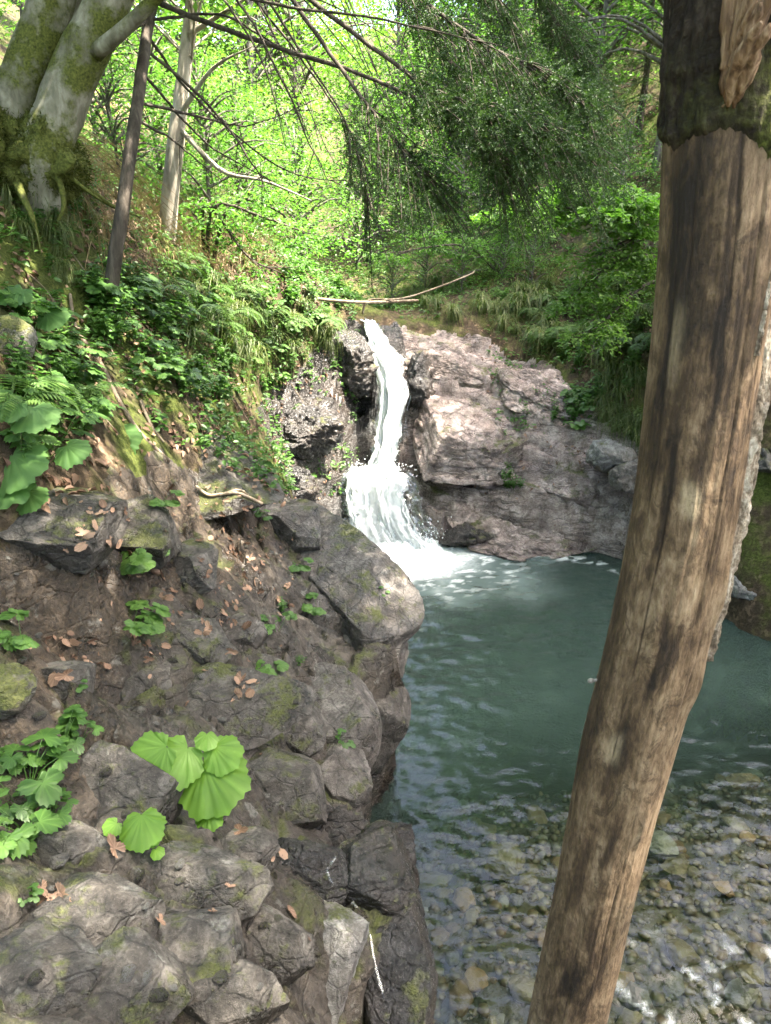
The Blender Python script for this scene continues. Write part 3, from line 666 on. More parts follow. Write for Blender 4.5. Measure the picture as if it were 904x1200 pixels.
# ------------------------------------------------------------------ waterfall
def fall_mat(name, cover):
    t = NT(name); uv = t.pos('UV')
    s1 = t.noise(t.map(uv, (11, 2.6, 1)), 1, 6, .68, .5); s2 = t.noise(t.map(uv, (44, 9, 1)), 1, 5, .68, .3)
    f = t.math('MULTIPLY_ADD', s1, .7, t.math('MULTIPLY', s2, .35)); f = t.math('ADD', f, t.math('MULTIPLY', t.attr('thin'), -.5))
    al = t.ramp(f, [(cover, .0), (cover + .16, 1.)])
    wh = t.n('ShaderNodeBsdfPrincipled'); t.l(t.ramp(s2, [(.32, (.42, .47, .49)), (.5, (.78, .81, .82)), (.64, (.93, .94, .94))]), wh.inputs['Base Color']); wh.inputs['Roughness'].default_value = .35
    tl = t.n('ShaderNodeBsdfTranslucent'); tl.inputs[0].default_value = (.9, .93, .93, 1)
    w = t.mixs(.3, wh.outputs[0], tl.outputs[0])
    tr = t.n('ShaderNodeBsdfTransparent'); tr.inputs[0].default_value = (.9, .93, .93, 1); gl = t.n('ShaderNodeBsdfGlossy'); gl.inputs['Roughness'].default_value = .08
    clear = t.mixs(.10, tr.outputs[0], gl.outputs[0])
    return t.done(t.mixs(al, clear, w))
M_F1 = fall_mat('white_water', .22); M_F2 = fall_mat('veil_water', .36)
fall = empty('waterfall', tuple(P(470, 650, 9.6)), 'white two-step waterfall pouring between dark rocks into the pool', 'waterfall')
def sheet(name, L, Rr, mat, bulge=.1, seed=0, amp=.05, ns=150, nt=60, thin_l=0, thin_r=0, lift=0):
    A = bez([P(*a) for a in L], ns); B = bez([P(*a) for a in Rr], ns)
    t = np.linspace(0, 1, nt)
    V = A[:, None] * (1 - t)[None, :, None] + B[:, None] * t[None, :, None]
    s = np.linspace(0, 1, ns)
    V[:, :, 1] -= (bulge * 4 * t * (1 - t))[None, :] + lift
    S, T = np.meshgrid(s, t, indexing='ij')
    q = np.stack([T.ravel() * 9, S.ravel() * 1.4, 0 * T.ravel() + seed], 1)
    n = amp * (fbm(q * np.array([.5, 1.6, 1]), 4, seed) + .5 * fbm(q * np.array([3, 4, 1]), 3, seed + 4)) * (.3 + .7 * S.ravel())
    V = V.reshape(-1, 3); V[:, 1] -= n; V[:, 0] += .5 * amp * fbm(q * .6, 3, seed + 9); V[:, 2] += .6 * n
    V[:, 0] += (T.ravel() - .5) * 2 * .09 * fbm(np.stack([S.ravel() * 9, np.sign(T.ravel() - .5), 0 * T.ravel() + seed], 1), 4, seed + 12) * sstep(0, .15, S.ravel())
    e = np.minimum(T, 1 - T).ravel()
    thin = sstep(.26, 0, e + .14 * fbm(q * np.array([.3, 4, 1]), 3, seed + 2)) + thin_l * sstep(.5, .0, T.ravel()) + thin_r * sstep(.5, 1, T.ravel())
    me = mesh_np(name, V - np.array(fall.location), [grid_faces(ns, nt)], True, {'thin': thin}, uv=np.stack([T.ravel() + seed * .37, S.ravel()], 1))
    return obj(name, me, mat, fall)
U_L = [(420, 369, 12.7), (424, 378, 11.7), (428, 392, 11.4), (436, 420, 11.1), (441, 455, 10.85), (440, 495, 10.65), (434, 525, 10.5), (422, 549, 10.4)]
U_R = [(440, 369, 12.7), (446, 380, 11.7), (456, 398, 11.4), (472, 425, 11.1), (481, 462, 10.85), (474, 505, 10.65), (469, 530, 10.5), (468, 551, 10.4)]
sheet('upper_cascade', U_L, U_R, M_F1, .06, 1, .07)
U_L2 = [(a + 4, b, d - .08) for a, b, d in U_L]; U_R2 = [(a - 3, b, d - .08) for a, b, d in U_R]
sheet('upper_cascade', U_L2, U_R2, M_F2, .12, 2, .09)
L_L = [(392, 546, 10.42), (383, 556, 10.12), (383, 590, 9.98), (388, 620, 9.86), (398, 655, 9.76)]
L_R = [(476, 546, 10.42), (488, 557, 10.12), (491, 585, 9.98), (508, 620, 9.75), (536, 655, 9.6)]
sheet('lower_cascade', L_L, L_R, M_F2, .07, 3, .10, thin_l=.15)
sheet('lower_cascade', [(a + 18, b, d - .1) for a, b, d in L_L], [(a - 4, b + 2, d - .1) for a, b, d in L_R], M_F1, .10, 4, .15, thin_l=.2)
0 and sheet('side_trickle', [(401, 405, 11.0), (403, 425, 10.75), (402, 445, 10.6), (399, 462, 10.5)], [(408, 405, 11.0), (409, 425, 10.75), (409, 445, 10.6), (409, 462, 10.5)], M_F2, .02, 6, .02, ns=60, nt=14)
rs_ = np.random.default_rng(23)
for k in range(10):
    up_ = k < 6; A_, B_ = (U_L, U_R) if up_ else (L_L, L_R)
    f_ = rs_.uniform(.08, .92); i0 = 1 if up_ else 0; pts_ = [(a[0] + (b_[0] - a[0]) * (f_ + .05 * rs_.normal()), (a[1] + b_[1]) / 2, (a[2] + b_[2]) / 2 - .10 - .05 * rs_.random()) for a, b_ in zip(A_[i0:], B_[i0:])]
    w_ = rs_.uniform(2.5, 6.5) * (1 if up_ else 1.3)
    sheet('water_strand', [(x - w_ * .5, y, d) for x, y, d in pts_], [(x + w_ * .5, y, d) for x, y, d in pts_], M_F2, .03, 30 + k, .05, ns=90, nt=12)
def splash():
    b = MB(); V, F = ICO[2]; r = np.random.default_rng(8)
    for k in range(1500):
        if k < 1150:
            c = P(r.normal(470, 26), 655, 9.62 + r.normal(0, .10)); c[2] = abs(r.normal(0, .13)) - .02
        else:
            c = P(r.normal(436, 22), 552, 10.25 + r.normal(0, .05)); c[2] += abs(r.normal(0, .06))
        b.add(V * r.uniform(.002, .008) * np.array([1, 1, 1.3]) + c - np.array(fall.location), [F])
    t = NT('spray_drops')
    o = obj('spray', b.mesh('spray'), t.done(t.bsdf((.88, .91, .92), .3)), fall); o['kind'] = 'stuff'
    # foam heap where the water lands
    xs = np.linspace(-1, 1, 90); X, Y = np.meshgrid(xs, xs); p = np.stack([X.ravel(), Y.ravel(), 0 * X.ravel()], 1)
    rr = np.sqrt((p ** 2).sum(1)); z = np.maximum(0, 1 - rr) ** .8 * (.10 + .14 * np.abs(fbm(p * 4, 4, 3)) + .05 * fbm(p * 14, 3, 4)) - .03
    c = P(468, 650, 9.6); V2 = np.stack([p[:, 0] * .52 + c[0], p[:, 1] * .32 + c[1], z], 1) - np.array(fall.location)
    t = NT('foam'); n = t.noise(t.pos('Object'), 30, 4, .6)
    obj('foam', mesh_np('foam', V2, [grid_faces(90, 90)]), t.done(t.bsdf(t.ramp(n, [(.3, (.7, .75, .77)), (.6, (.9, .93, .93))]), .5, t.bump(n, .5, .03))), fall)
splash()
# ------------------------------------------------------------------ wooden post close to the camera
def post():
    CL = np.array([(.372, 1.2, 2.12), (.386, 1.2, 2.38), (.412, 1.2, 2.74), (.438, 1.2, 3.05), (.468, 1.2, 3.32), (.486, 1.2, 3.56), (.483, 1.2, 3.96), (.46, 1.2, 4.29), (.44, 1.2, 4.75)])
    RD = np.array([.082, .080, .077, .083, .084, .083, .083, .085, .087])
    zz = np.arange(2.14, 4.75, .004); cx = np.interp(zz, CL[:, 2], CL[:, 0]) + .008; k = np.exp(-np.linspace(-2, 2, 60) ** 2); k /= k.sum()
    cx = np.convolve(np.pad(cx, 30, 'edge'), k, 'same')[30:-30]
    rd = np.convolve(np.pad(np.interp(zz, CL[:, 2], RD), 30, 'edge'), k, 'same')[30:-30]
    d = np.array([.45, 1.2]); d /= np.linalg.norm(d); fwd = -d; rt = np.array([d[1], -d[0]])
    NS = 220; ph = np.linspace(-np.pi, np.pi, NS, endpoint=False)
    def surf(zi, phi, off=0.0):
        c = np.interp(zi, zz, cx); r = np.interp(zi, zz, rd) + off
        return np.stack([c + r * (np.cos(phi) * fwd[0] + np.sin(phi) * rt[0]), 1.2 + r * (np.cos(phi) * fwd[1] + np.sin(phi) * rt[1]), zi], -1)
    Zg, Pg = np.meshgrid(zz, ph, indexing='ij'); z, p = Zg.ravel(), Pg.ravel()
    cyl = np.stack([np.cos(p), np.sin(p), z], 1)
    off = .0045 * fbm(cyl * np.array([1.2, 1.2, 2.2]), 3, 1) + .0016 * fbm(cyl * np.array([14, 14, 1.6]), 4, 2) + .0008 * fbm(cyl * np.array([30, 30, 9]), 3, 3)
    # swelling, knots and scars: (phi, z, size phi, size z, height)
    for a, b, sa_, sb, hgt in [(1.15, 3.27, .22, .05, .008), (1.2, 3.45, .16, .06, .006), (-.1, 3.02, .3, .08, -.003), (.3, 2.62, .25, .06, .004), (-.9, 2.40, .3, .05, .006), (.9, 2.80, .2, .05, .005), (.7, 2.98, .10, .04, .006)]:
        g = np.exp(-((p - a) / sa_) ** 2 - ((z - b) / sb) ** 2); off += hgt * g * (1 + .5 * fbm(cyl * 9, 2, 5))
    crackn = np.abs(p - (.62 + .06 * fbm(np.stack([z * 3, 0 * z, 0 * z], 1), 3, 6))); off -= .005 * np.exp(-(crackn / .018) ** 2) * sstep(3.3, 3.5, z) * sstep(4.25, 4.0, z)
    pw = p + .22 * fbm(cyl * np.array([3, 3, 7]), 4, 11) ; zw = z + .05 * fbm(cyl * np.array([3, 3, 5]) + 5, 4, 12)
    crk_ = np.zeros(len(p))
    for a, z0, z1_, w_ in [(-.35, 3.0, 3.75, .010), (.22, 3.7, 4.2, .012), (-.75, 3.5, 4.1, .010), (.45, 2.5, 3.1, .010), (-.15, 2.4, 2.8, .009), (.05, 3.2, 3.5, .008), (.85, 3.1, 3.5, .010), (-1.0, 2.7, 3.3, .010), (1.0, 3.6, 4.1, .012), (-.5, 3.85, 4.15, .009)]:
        g = np.exp(-((p - a - .05 * noise(np.stack([z * 5, 0 * z + a * 9, 0 * z], 1), 7) - .012 * noise(np.stack([z * 40, 0 * z + a, 0 * z], 1), 8)) / w_) ** 2) * sstep(z0, z0 + .15, z) * sstep(z1_, z1_ - .15, z); off -= .003 * g; crk_ = np.maximum(crk_, g)
    V = surf(z, p, off)
    dark = sum(w * np.exp(-((pw - a) / s1) ** 4 - ((zw - b) / s2) ** 4) for a, b, s1, s2, w in [(-.3, 3.98, .5, .16, .4), (.15, 3.9, .09, .3, .6), (-.75, 3.9, .12, .3, .5), (.5, 3.85, .08, .2, .5), (-.4, 3.6, .1, .12, .8), (-.7, 3.95, .45, .28, .5), (-1.1, 3.3, .4, .4, .5), (.15, 3.32, .16, .10, .9), (-.2, 3.10, .22, .09, .8), (-.5, 2.85, .2, .10, .7), (.1, 2.72, .15, .08, .8), (-.2, 2.58, .22, .05, .7), (.45, 2.6, .14, .06, .6), (.05, 2.93, .12, .07, .7), (.75, 3.55, .1, .2, .4)])
    pale = sum(w * np.exp(-((.6 * p + .4 * pw - a) / s1) ** 4 - ((.7 * z + .3 * zw - b) / s2) ** 4) for a, b, s1, s2, w in [(.05, 3.615, .15, .026, .9), (-.55, 3.84, .14, .06, .45), (-.35, 3.14, .16, .03, .7), (-.75, 2.395, .3, .03, .8), (.2, 3.56, .07, .02, .4)])
    n = len(zz); i = np.arange(n - 1)[:, None] * NS; j = np.arange(NS)[None, :]; kk = (j + 1) % NS
    F = np.stack(np.broadcast_arrays(i + j, i + kk, i + NS + kk, i + NS + j), -1).reshape(-1, 4)
    nv = len(V); V = np.vstack([V, [[cx[0], 1.2, zz[0]], [cx[-1], 1.2, zz[-1]]]])
    F2 = np.vstack([np.stack([np.arange(NS), (np.arange(NS) + 1) % NS, np.full(NS, nv)], -1)[:, [1, 0, 2]], np.stack([np.arange(NS) + (n - 1) * NS, (np.arange(NS) + 1) % NS + (n - 1) * NS, np.full(NS, nv + 1)], -1)])
    ext = lambda a: np.concatenate([a, [0, 0]])
    t = NT('bare_wood'); v = t.pos('Object'); at_d, at_p = t.attr('dark'), t.attr('pale')
    g1 = t.noise(t.map(v, (13, 13, 6.5)), 2.0, 7, .68, .6); g2 = t.noise(t.map(v, (75, 75, 24.0)), 2.0, 6, .7, .3); g3 = t.noise(t.map(v, (2.4, 2.4, 1.2)), 2.2, 4, .6, .3); sp_ = t.noise(v, 150, 3, .6)
    f = t.math('MULTIPLY_ADD', g1, .5, t.math('MULTIPLY', g2, .3)); f = t.math('MULTIPLY_ADD', g3, .35, f)
    f = t.math('SUBTRACT', f, t.math('MULTIPLY', t.math('MULTIPLY', at_d, t.ramp(g1, [(.3, .5), (.6, 1.)])), .22))
    c = t.ramp(f, [(.40, (.014, .009, .006)), (.49, (.058, .036, .020)), (.56, (.125, .082, .047)), (.64, (.21, .148, .092)), (.74, (.31, .24, .16))])
    blot = t.ramp(t.noise(t.map(v, (1, 1, .55)), 24, 6, .7, .8), [(.55, 0.), (.63, 1.)]); c = t.mix(t.math('MULTIPLY', blot, .8), c, (.04, .024, .013))
    c = t.mix(t.math('MULTIPLY', at_p, t.ramp(g2, [(.3, .5), (.6, .95)])), c, (.36, .28, .18))
    c = t.mix(t.math('MULTIPLY', t.ramp(sp_, [(.6, 0.), (.7, 1.)]), .4), c, (.05, .035, .025))
    c = t.mix(t.math('MULTIPLY', t.attr('split'), .8), c, (.015, .009, .006))
    h = t.math('MULTIPLY_ADD', g2, .6, t.math('MULTIPLY', g1, .6)); h = t.math('MULTIPLY_ADD', sp_, .15, h)
    M_WOOD = t.done(t.bsdf(c, .72, t.bump(h, .7, .009), .35))
    base = empty('wooden_post', (.372, 1.2, 2.14), 'tall weathered bare wooden post close to the camera, dark bark at its top', 'post')
    L = np.array(base.location)
    obj('shaft', mesh_np('shaft', V - L, [F, F2], True, {'dark': ext(dark), 'pale': ext(pale), 'split': ext(crk_)}), M_WOOD, base)
    # bark sleeve left on the top
    t = NT('dark_bark'); v = t.pos('Object'); a1 = t.noise(t.map(v, (1, 1, .55)), 22, 6, .7, .6); a2 = t.noise(v, 80, 4, .65); a3 = t.noise(v, 7, 3, .6)
    c = t.ramp(t.math('MULTIPLY_ADD', a1, .7, t.math('MULTIPLY', a2, .3)), [(.36, (.006, .0045, .004)), (.54, (.022, .016, .012)), (.68, (.065, .05, .037)), (.78, (.15, .125, .095))])
    mk = t.math('MULTIPLY', t.attr('moss'), t.ramp(t.math('MULTIPLY_ADD', a3, .6, t.math('MULTIPLY', a2, .4)), [(.40, 0.), (.58, 1.)]))
    c = t.mix(mk, c, t.ramp(a2, [(.35, (.03, .04, .008)), (.65, (.13, .15, .03))]))
    M_BARK = t.done(t.bsdf(c, .9, t.bump(t.math('MULTIPLY_ADD', a1, .8, t.math('MULTIPLY', a2, .4)), 1., .012), .2))
    z1 = np.arange(3.98, 4.75, .0035); Zb, Pb = np.meshgrid(z1, ph, indexing='ij'); zb, pb = Zb.ravel(), Pb.ravel(); cb = np.stack([np.cos(pb), np.sin(pb), zb], 1)
    lowedge = np.interp(pb, [-3.2, -1.6, -1.0, -.5, 0, .35, .6, .9, 1.3, 2., 3.2], [4.115, 4.11, 4.10, 4.107, 4.112, 4.106, 4.09, 4.06, 4.04, 4.05, 4.115]) + .008 * fbm(cb * np.array([3.5, 3.5, 0]), 2, 71)
    tear = np.exp(-((pb - .10 - .5 * (zb - 4.2)) / (.05 + 1.5 * np.clip(zb - 4.205, 0, 1))) ** 4) * (zb > 4.205)
    ins = sstep(-.004, .024, zb - lowedge) * (1 - sstep(.4, .6, tear))
    ob = -.005 + ins * (.0095 + .006 * fbm(cb * np.array([5, 5, 9]), 4, 72) + .006 * np.abs(fbm(cb * np.array([9, 9, 16]), 3, 73)))
    ob += .002 * np.exp(-((zb - 4.205) / .012) ** 2) * ins
    nb = len(z1); i = np.arange(nb - 1)[:, None] * NS; Fb = np.stack(np.broadcast_arrays(i + j, i + kk, i + NS + kk, i + NS + j), -1).reshape(-1, 4)
    mo = sstep(.1, .9, pb) * sstep(4.30, 4.18, zb) + .25 * sstep(4.25, 4.15, zb)
    obj('bark', mesh_np('bark', surf(zb, pb, ob) - L, [Fb], True, {'moss': np.clip(mo, 0, 1)}), M_BARK, base)
    # ragged grey bark strip down the right side
    zs = np.arange(3.30, 4.09, .003); ts = np.linspace(-1, 1, 34); Zs, Ts = np.meshgrid(zs, ts, indexing='ij'); z2, t2 = Zs.ravel(), Ts.ravel()
    s3 = np.stack([t2 * 2, z2 * 9, 0 * z2], 1)
    wdt = .34 * sstep(3.29, 3.45, z2) + .08 + .07 * fbm(np.stack([z2 * 16, np.sign(t2), 0 * z2], 1), 3, 81)
    phs = 1.62 + t2 * wdt; e = 1 - np.abs(t2) ** 3
    os_ = -.004 + e * (.016 + .007 * fbm(s3 * np.array([2, 2, 1]), 4, 82) + .005 * fbm(s3 * 4, 3, 83))
    t = NT('grey_bark'); v = t.pos('Object'); b1 = t.noise(t.map(v, (1, 1, .6)), 45, 6, .7, .5); b2 = t.noise(v, 160, 3, .6)
    c = t.ramp(t.math('MULTIPLY_ADD', b1, .7, t.math('MULTIPLY', b2, .3)), [(.34, (.035, .026, .018)), (.48, (.17, .135, .10)), (.58, (.36, .32, .26)), (.7, (.52, .48, .42))])
    obj('bark_strip', mesh_np('bark_strip', surf(z2, phs, os_) - L, [grid_faces(len(zs), len(ts))]), t.done(t.bsdf(c, .85, t.bump(b1, 1, .012), .2)), base)
    z3 = np.arange(3.83, 4.05, .002); t3 = np.linspace(-1, 1, 14); Z3, T3 = np.meshgrid(z3, t3, indexing='ij'); z3f, t3f = Z3.ravel(), T3.ravel()
    w3 = .055 + .02 * fbm(np.stack([z3f * 60, 0 * z3f, 0 * z3f], 1), 2, 84); p3_ = .93 + .5 * (z3f - 3.83) + t3f * w3
    obj('bark_strip', mesh_np('bark_strip', surf(z3f, p3_, -.002 + (1 - t3f ** 2) * (.006 + .004 * fbm(np.stack([t3f * 2, z3f * 110, 0 * z3f], 1), 3, 85))) - L, [grid_faces(len(z3), len(t3))]), bpy.data.materials['grey_bark'], base)
    # torn fibres where a limb broke off
    t = NT('torn_wood'); v = t.pos('Object'); n1 = t.noise(t.map(v, (60, 60, 6)), 2, 5, .6, .3)
    M_TORN = t.done(t.bsdf(t.ramp(n1, [(.32, (.05, .028, .016)), (.5, (.19, .115, .065)), (.68, (.40, .28, .18))]), .75, t.bump(n1, .8, .008), .3))
    b = MB(); r = np.random.default_rng(3)
    for k in range(26):
        a = r.uniform(0, 1); pz = 4.145 + .03 * r.random(); lean = r.choice([-.12, .85]) + r.normal(0, .1)
        ln = r.uniform(.08, .30) * (1 if lean > .1 else .7); w0 = r.uniform(.005, .013)
        zq = np.linspace(0, 1, 9); phq = -.02 + .16 * (a - .5) + lean * zq ** 1.3 * ln * 2.6
        pts = surf(pz + zq * ln, phq, .004 + zq ** 1.5 * (.05 * max(0, lean) + .01))
        b.tube(pts + .002 * r.normal(size=pts.shape), w0 * np.sin(np.pi * (.06 + .86 * zq)), 6)
    obj('torn_fibres', (lambda m: (m.transform(Matrix.Translation(-Vector(L))), m)[1])(b.mesh('torn_fibres')), M_TORN, base)
    b = MB()
    q = surf(np.array([4.27, 4.30, 4.34, 4.37]), np.array([.15, .45, .85, 1.2]), 0.0) + np.array([[0, 0, 0], [0, -.01, 0], [.01, -.02, 0], [.05, -.03, .0]])
    b.tube(bez(q, 12), np.linspace(.026, .018, 12), 10, wob=.5)
    obj('broken_limb', (lambda m: (m.transform(Matrix.Translation(-Vector(L))), m)[1])(b.mesh('broken_limb')), M_TORN, base)
    # pale headed peg sticking out on the left
    b = MB(); c = surf(np.array([3.232]), np.array([-1.45]), -.01)[0]; dr = np.array([-.93, -.3, .12]); dr /= np.linalg.norm(dr)
    b.tube([c, c + dr * .022], [.0028, .0028], 8); b.tube([c + dr * .020, c + dr * .024, c + dr * .029], [.004, .005, .0035], 10)
    t = NT('peg_wood'); obj('peg', (lambda m: (m.transform(Matrix.Translation(-Vector(L))), m)[1])(b.mesh('peg')), t.done(t.bsdf((.24, .21, .19), .5)), base)
post()

# ------------------------------------------------------------------ leaves and trees
def leaves(b, C, Nn, Dr, L, Wd, tint, fold=.18, six=False):
    """folded leaf blades: centre base C, normal Nn, direction Dr (all (N,3))"""
    Dr = Dr / (np.linalg.norm(Dr, axis=1)[:, None] + 1e-9)
    S = np.cross(Dr, Nn); S /= np.linalg.norm(S, axis=1)[:, None] + 1e-9
    U = np.cross(S, Dr)
    n = len(C); L = np.broadcast_to(L, (n,))[:, None]; Wd = np.broadcast_to(Wd, (n,))[:, None]
    if six:
        pts = [(0, 0, 0), (.28, .42, 1), (.62, .40, 1), (1, 0, -.6), (.62, -.40, 1), (.28, -.42, 1)]
        F = np.array([[0, 1, 2, 3], [0, 3, 4, 5]])
    else:
        pts = [(0, 0, 0), (.45, .5, 1), (1, 0, -.4), (.45, -.5, 1)]; F = np.array([[0, 1, 2], [0, 2, 3]])
    V = np.stack([C + Dr * L * a + S * Wd * s_ + U * Wd * fold * u for a, s_, u in pts], 1)
    k = len(pts); FF = (F[None] + (np.arange(n) * k)[:, None, None]).reshape(-1, F.shape[1])
    b.add(V.reshape(-1, 3), [FF], np.repeat(np.broadcast_to(tint, (n,)), k))
def spray_leaves(b, r, c, rad, n, size, droop=.25, thick=.05, jit=.45, tint=.5, aspect=.62, six=False, tilt=(0, 0)):
    th = r.uniform(0, 2 * np.pi, n); rho = rad * np.sqrt(r.random(n))
    x, y = rho * np.cos(th), rho * np.sin(th)
    C = np.stack([x, y, -droop * rho ** 2 / max(rad, 1e-3) + r.normal(0, thick, n) + x * tilt[0] + y * tilt[1]], 1) + c
    N = np.stack([r.normal(0, jit, n), r.normal(0, jit, n), np.ones(n)], 1)
    D = np.stack([np.cos(th) + r.normal(0, .6, n), np.sin(th) + r.normal(0, .6, n), r.normal(-.25, .3, n)], 1)
    L = size * r.uniform(.65, 1.2, n)
    leaves(b, C, N, D, L, L * aspect, np.clip(tint + r.normal(0, .17, n), 0, 1), six=six)
M_LEAF = leaf_mat('broad_leaf', (.05, .10, .018), (.095, .18, .032), (.15, .255, .055), .5, .5, per_obj=.25)
M_LEAFB = leaf_mat('bright_leaf', (.05, .115, .022), (.095, .195, .04), (.155, .275, .065), .52, .45)
M_NEED = leaf_mat('spruce_needle', (.019, .043, .011), (.039, .083, .021), (.072, .128, .034), .35, .5, tr_col=(1.2, 1.3, .7), per_obj=.2)
M_BK = bark_mat('grey_tree_bark', (.035, .03, .024), (.10, .09, .075), (.22, .205, .175))
M_BKD = bark_mat('dark_tree_bark', (.018, .014, .011), (.06, .048, .037), (.12, .10, .08))
M_BKP = bark_mat('pale_beech_bark', (.06, .055, .035), (.19, .175, .13), (.36, .34, .27), (4, 4, 1.6), moss=.6)
M_BKB = bark_mat('pale_smooth_bark', (.10, .085, .065), (.27, .24, .19), (.42, .39, .32), (5, 5, 1.0), moss=.2)

def broadleaf_meshes(seed, h=10., rad=2.7, low=.14, nspray=170, per=80, size=.125, r0=.13):
    r = np.random.default_rng(seed); tb, lb = MB(), MB()
    zz = np.linspace(-.4, h * .93, 14); lean = r.normal(0, .05, 2)
    cxy = np.stack([lean[0] * zz + .12 * np.sin(zz * .6 + seed), lean[1] * zz + .12 * np.cos(zz * .5 + seed)], 1)
    TR = np.column_stack([cxy, zz]); tb.tube(TR, np.linspace(r0, .02, 14), 9, wob=.15)
    for k in range(nspray):
        f = r.uniform(low, 1.0); z = f * h
        prof = math.sin(math.pi * min(1, (f - low * .5) / (1 - low * .5)) ** .75) * .85 + .15
        a = r.uniform(0, 2 * np.pi); ro = rad * prof * r.uniform(.35, 1.0)
        base = np.array([np.interp(z * .9, zz, TR[:, 0]), np.interp(z * .9, zz, TR[:, 1]), max(.3, z * .86 - .2)])
        c = np.array([base[0] + ro * math.cos(a), base[1] + ro * math.sin(a), z + r.normal(0, .15)])
        if k % 2 == 0:
            mid = (base + c) / 2 + np.array([0, 0, .15 * ro]); tb.tube(bez([base, mid, c], 7), np.linspace(.022 + .010 * ro, .006, 7), 5, cap=False)
        sr = r.uniform(.45, .95) * (.6 + .4 * prof)
        spray_leaves(lb, r, c, sr, int(per * r.uniform(.5, 1.3) * sr), size, droop=r.uniform(.1, .5), thick=.07, tint=np.clip(r.normal(.5, .16), .1, .9), tilt=(math.cos(a) * -.3, math.sin(a) * -.3))
    return tb.mesh('trunk'), lb.mesh('crown')
def spruce_meshes(seed, h=13., rad=2.0, low=.1, nb=110):
    r = np.random.default_rng(seed); tb, lb = MB(), MB()
    zz = np.linspace(-.4, h, 12); tb.tube(np.column_stack([.05 * np.sin(zz), .05 * np.cos(zz), zz]), np.linspace(.16, .015, 12), 8)
    for k in range(nb):
        f = low + (1 - low) * (k + r.random()) / nb; z = f * h; ln = rad * (1 - f) ** .8 * r.uniform(.7, 1.1) + .15; a = k * 2.4 + r.normal(0, .3)
        t = np.linspace(0, 1, 6); pts = np.stack([ln * t * math.cos(a), ln * t * math.sin(a), z - ln * (.38 * t - .18 * t * t)], 1); tb.tube(pts, np.linspace(.02, .004, 6), 4, cap=False)
        m = int(150 * ln); u = r.random(m) ** .8; C = np.stack([np.interp(u, t, pts[:, i]) for i in range(3)], 1)
        side = np.array([-math.sin(a), math.cos(a), 0]); sg = r.choice([-1, 1], m)
        w = r.random(m) * .30 * (1 - .5 * u) * ln ** .5
        C = C + side * (sg * w)[:, None] + np.stack([0 * u, 0 * u, -r.random(m) * .22 - .3 * w], 1)
        D = side * (sg * .8)[:, None] + np.array([math.cos(a), math.sin(a), -.5]) * .8 + r.normal(0, .25, (m, 3))
        leaves(lb, C, np.tile([0, 0, 1.], (m, 1)) + r.normal(0, .3, (m, 3)), D, r.uniform(.08, .17, m), .028, np.clip(r.normal(.5, .2, m), 0, 1), fold=.3)
    return tb.mesh('trunk'), lb.mesh('crown')
def make_tree(meshes, bark, leaf, name, label, group, cat='tree'):
    t = empty(name, (0, 0, 0), label, cat, group); obj('trunk', meshes[0], bark, t); obj('crown', meshes[1], leaf, t); return t
BGT = []
G_B = 'leafy trees standing behind the waterfall'
LBL_B = 'tall bright green broadleaf tree in the forest behind the waterfall'
specs = [(21, 10.5, 2.8), (22, 9.0, 2.5), (23, 12., 3.1), (24, 8.0, 2.6)]
protos = [make_tree(broadleaf_meshes(s_, h_, r_c), M_BK, M_LEAF, 'leafy_tree', LBL_B, G_B) for s_, h_, r_c in specs]
used = set()
def plant(pro, idx, x, y, sc=1., rz=0., dz=-.1, label=None, group=None):
    if idx not in used: o = pro; used.add(idx)
    else: o = copy_tree(pro)
    z = groundz(x, y) if (abs(x) > 12 or y > 29) else drop(x, y)[0][2]
    o.location = (x, y, z + dz); o.scale = (sc, sc, sc); o.rotation_euler = (0, 0, rz)
    if label: o['label'] = label
    if group: o['group'] = group
    return o
def X(px, D, z=4.0): return (px - 452) / FPX * (D * CP + (4 - z) * SP)
for k, (px, D, sc) in enumerate([(300, 16.5, .8), (235, 19, .95), (350, 21, 1.0), (520, 20.5, .75), (600, 19, .8), (700, 22, 1.0), (290, 26, 1.1), (560, 27, 1.0), (650, 29, 1.15), (470, 31, .9), (350, 34, 1.2), (150, 24, 1.1), (60, 20, 1.0), (-40, 16, 1.1), (780, 27, 1.2), (420, 42, 1.1), (540, 44, 1.2), (220, 40, 1.3), (700, 42, 1.4), (80, 34, 1.3), (880, 38, 1.4), (620, 52, 1.5), (330, 55, 1.5), (480, 58, 1.3)]):
    plant(protos[k % 4], k % 4, X(px, D, 5), D, sc, k * 1.9)
# low bright bushes round the head of the falls
bush_m = [broadleaf_meshes(s_, 3.0, 1.3, .10, 60, 85, .075, .04) for s_ in (31, 32, 33)]
bp = [make_tree(m, M_BK, M_LEAFB, 'leafy_bush', 'bright green leafy bush on the bank above the waterfall', 'bushes above the waterfall', 'bush') for m in bush_m]
for k, (px, D, sc) in enumerate([(420, 16, .9), (480, 17.5, .95), (360, 15, .9), (545, 16, .8), (330, 18, 1.1), (440, 21, 1.3), (520, 23, 1.3), (300, 13.6, .7), (610, 17, .9), (255, 15, .9), (150, 9.6, .6), (240, 11.2, .75), (200, 12, .9), (120, 11, .9), (275, 12.2, .7), (600, 14.2, .55), (660, 14.6, .6), (720, 13.6, .55), (560, 14.6, .5), (455, 13.4, .38), (500, 13.8, .45), (540, 13.2, .36), (590, 13.4, .42), (630, 13, .4)]):
    plant(bp[k % 3], 'b%d' % (k % 3), X(px, D, 4), D, sc, k * 2.3)
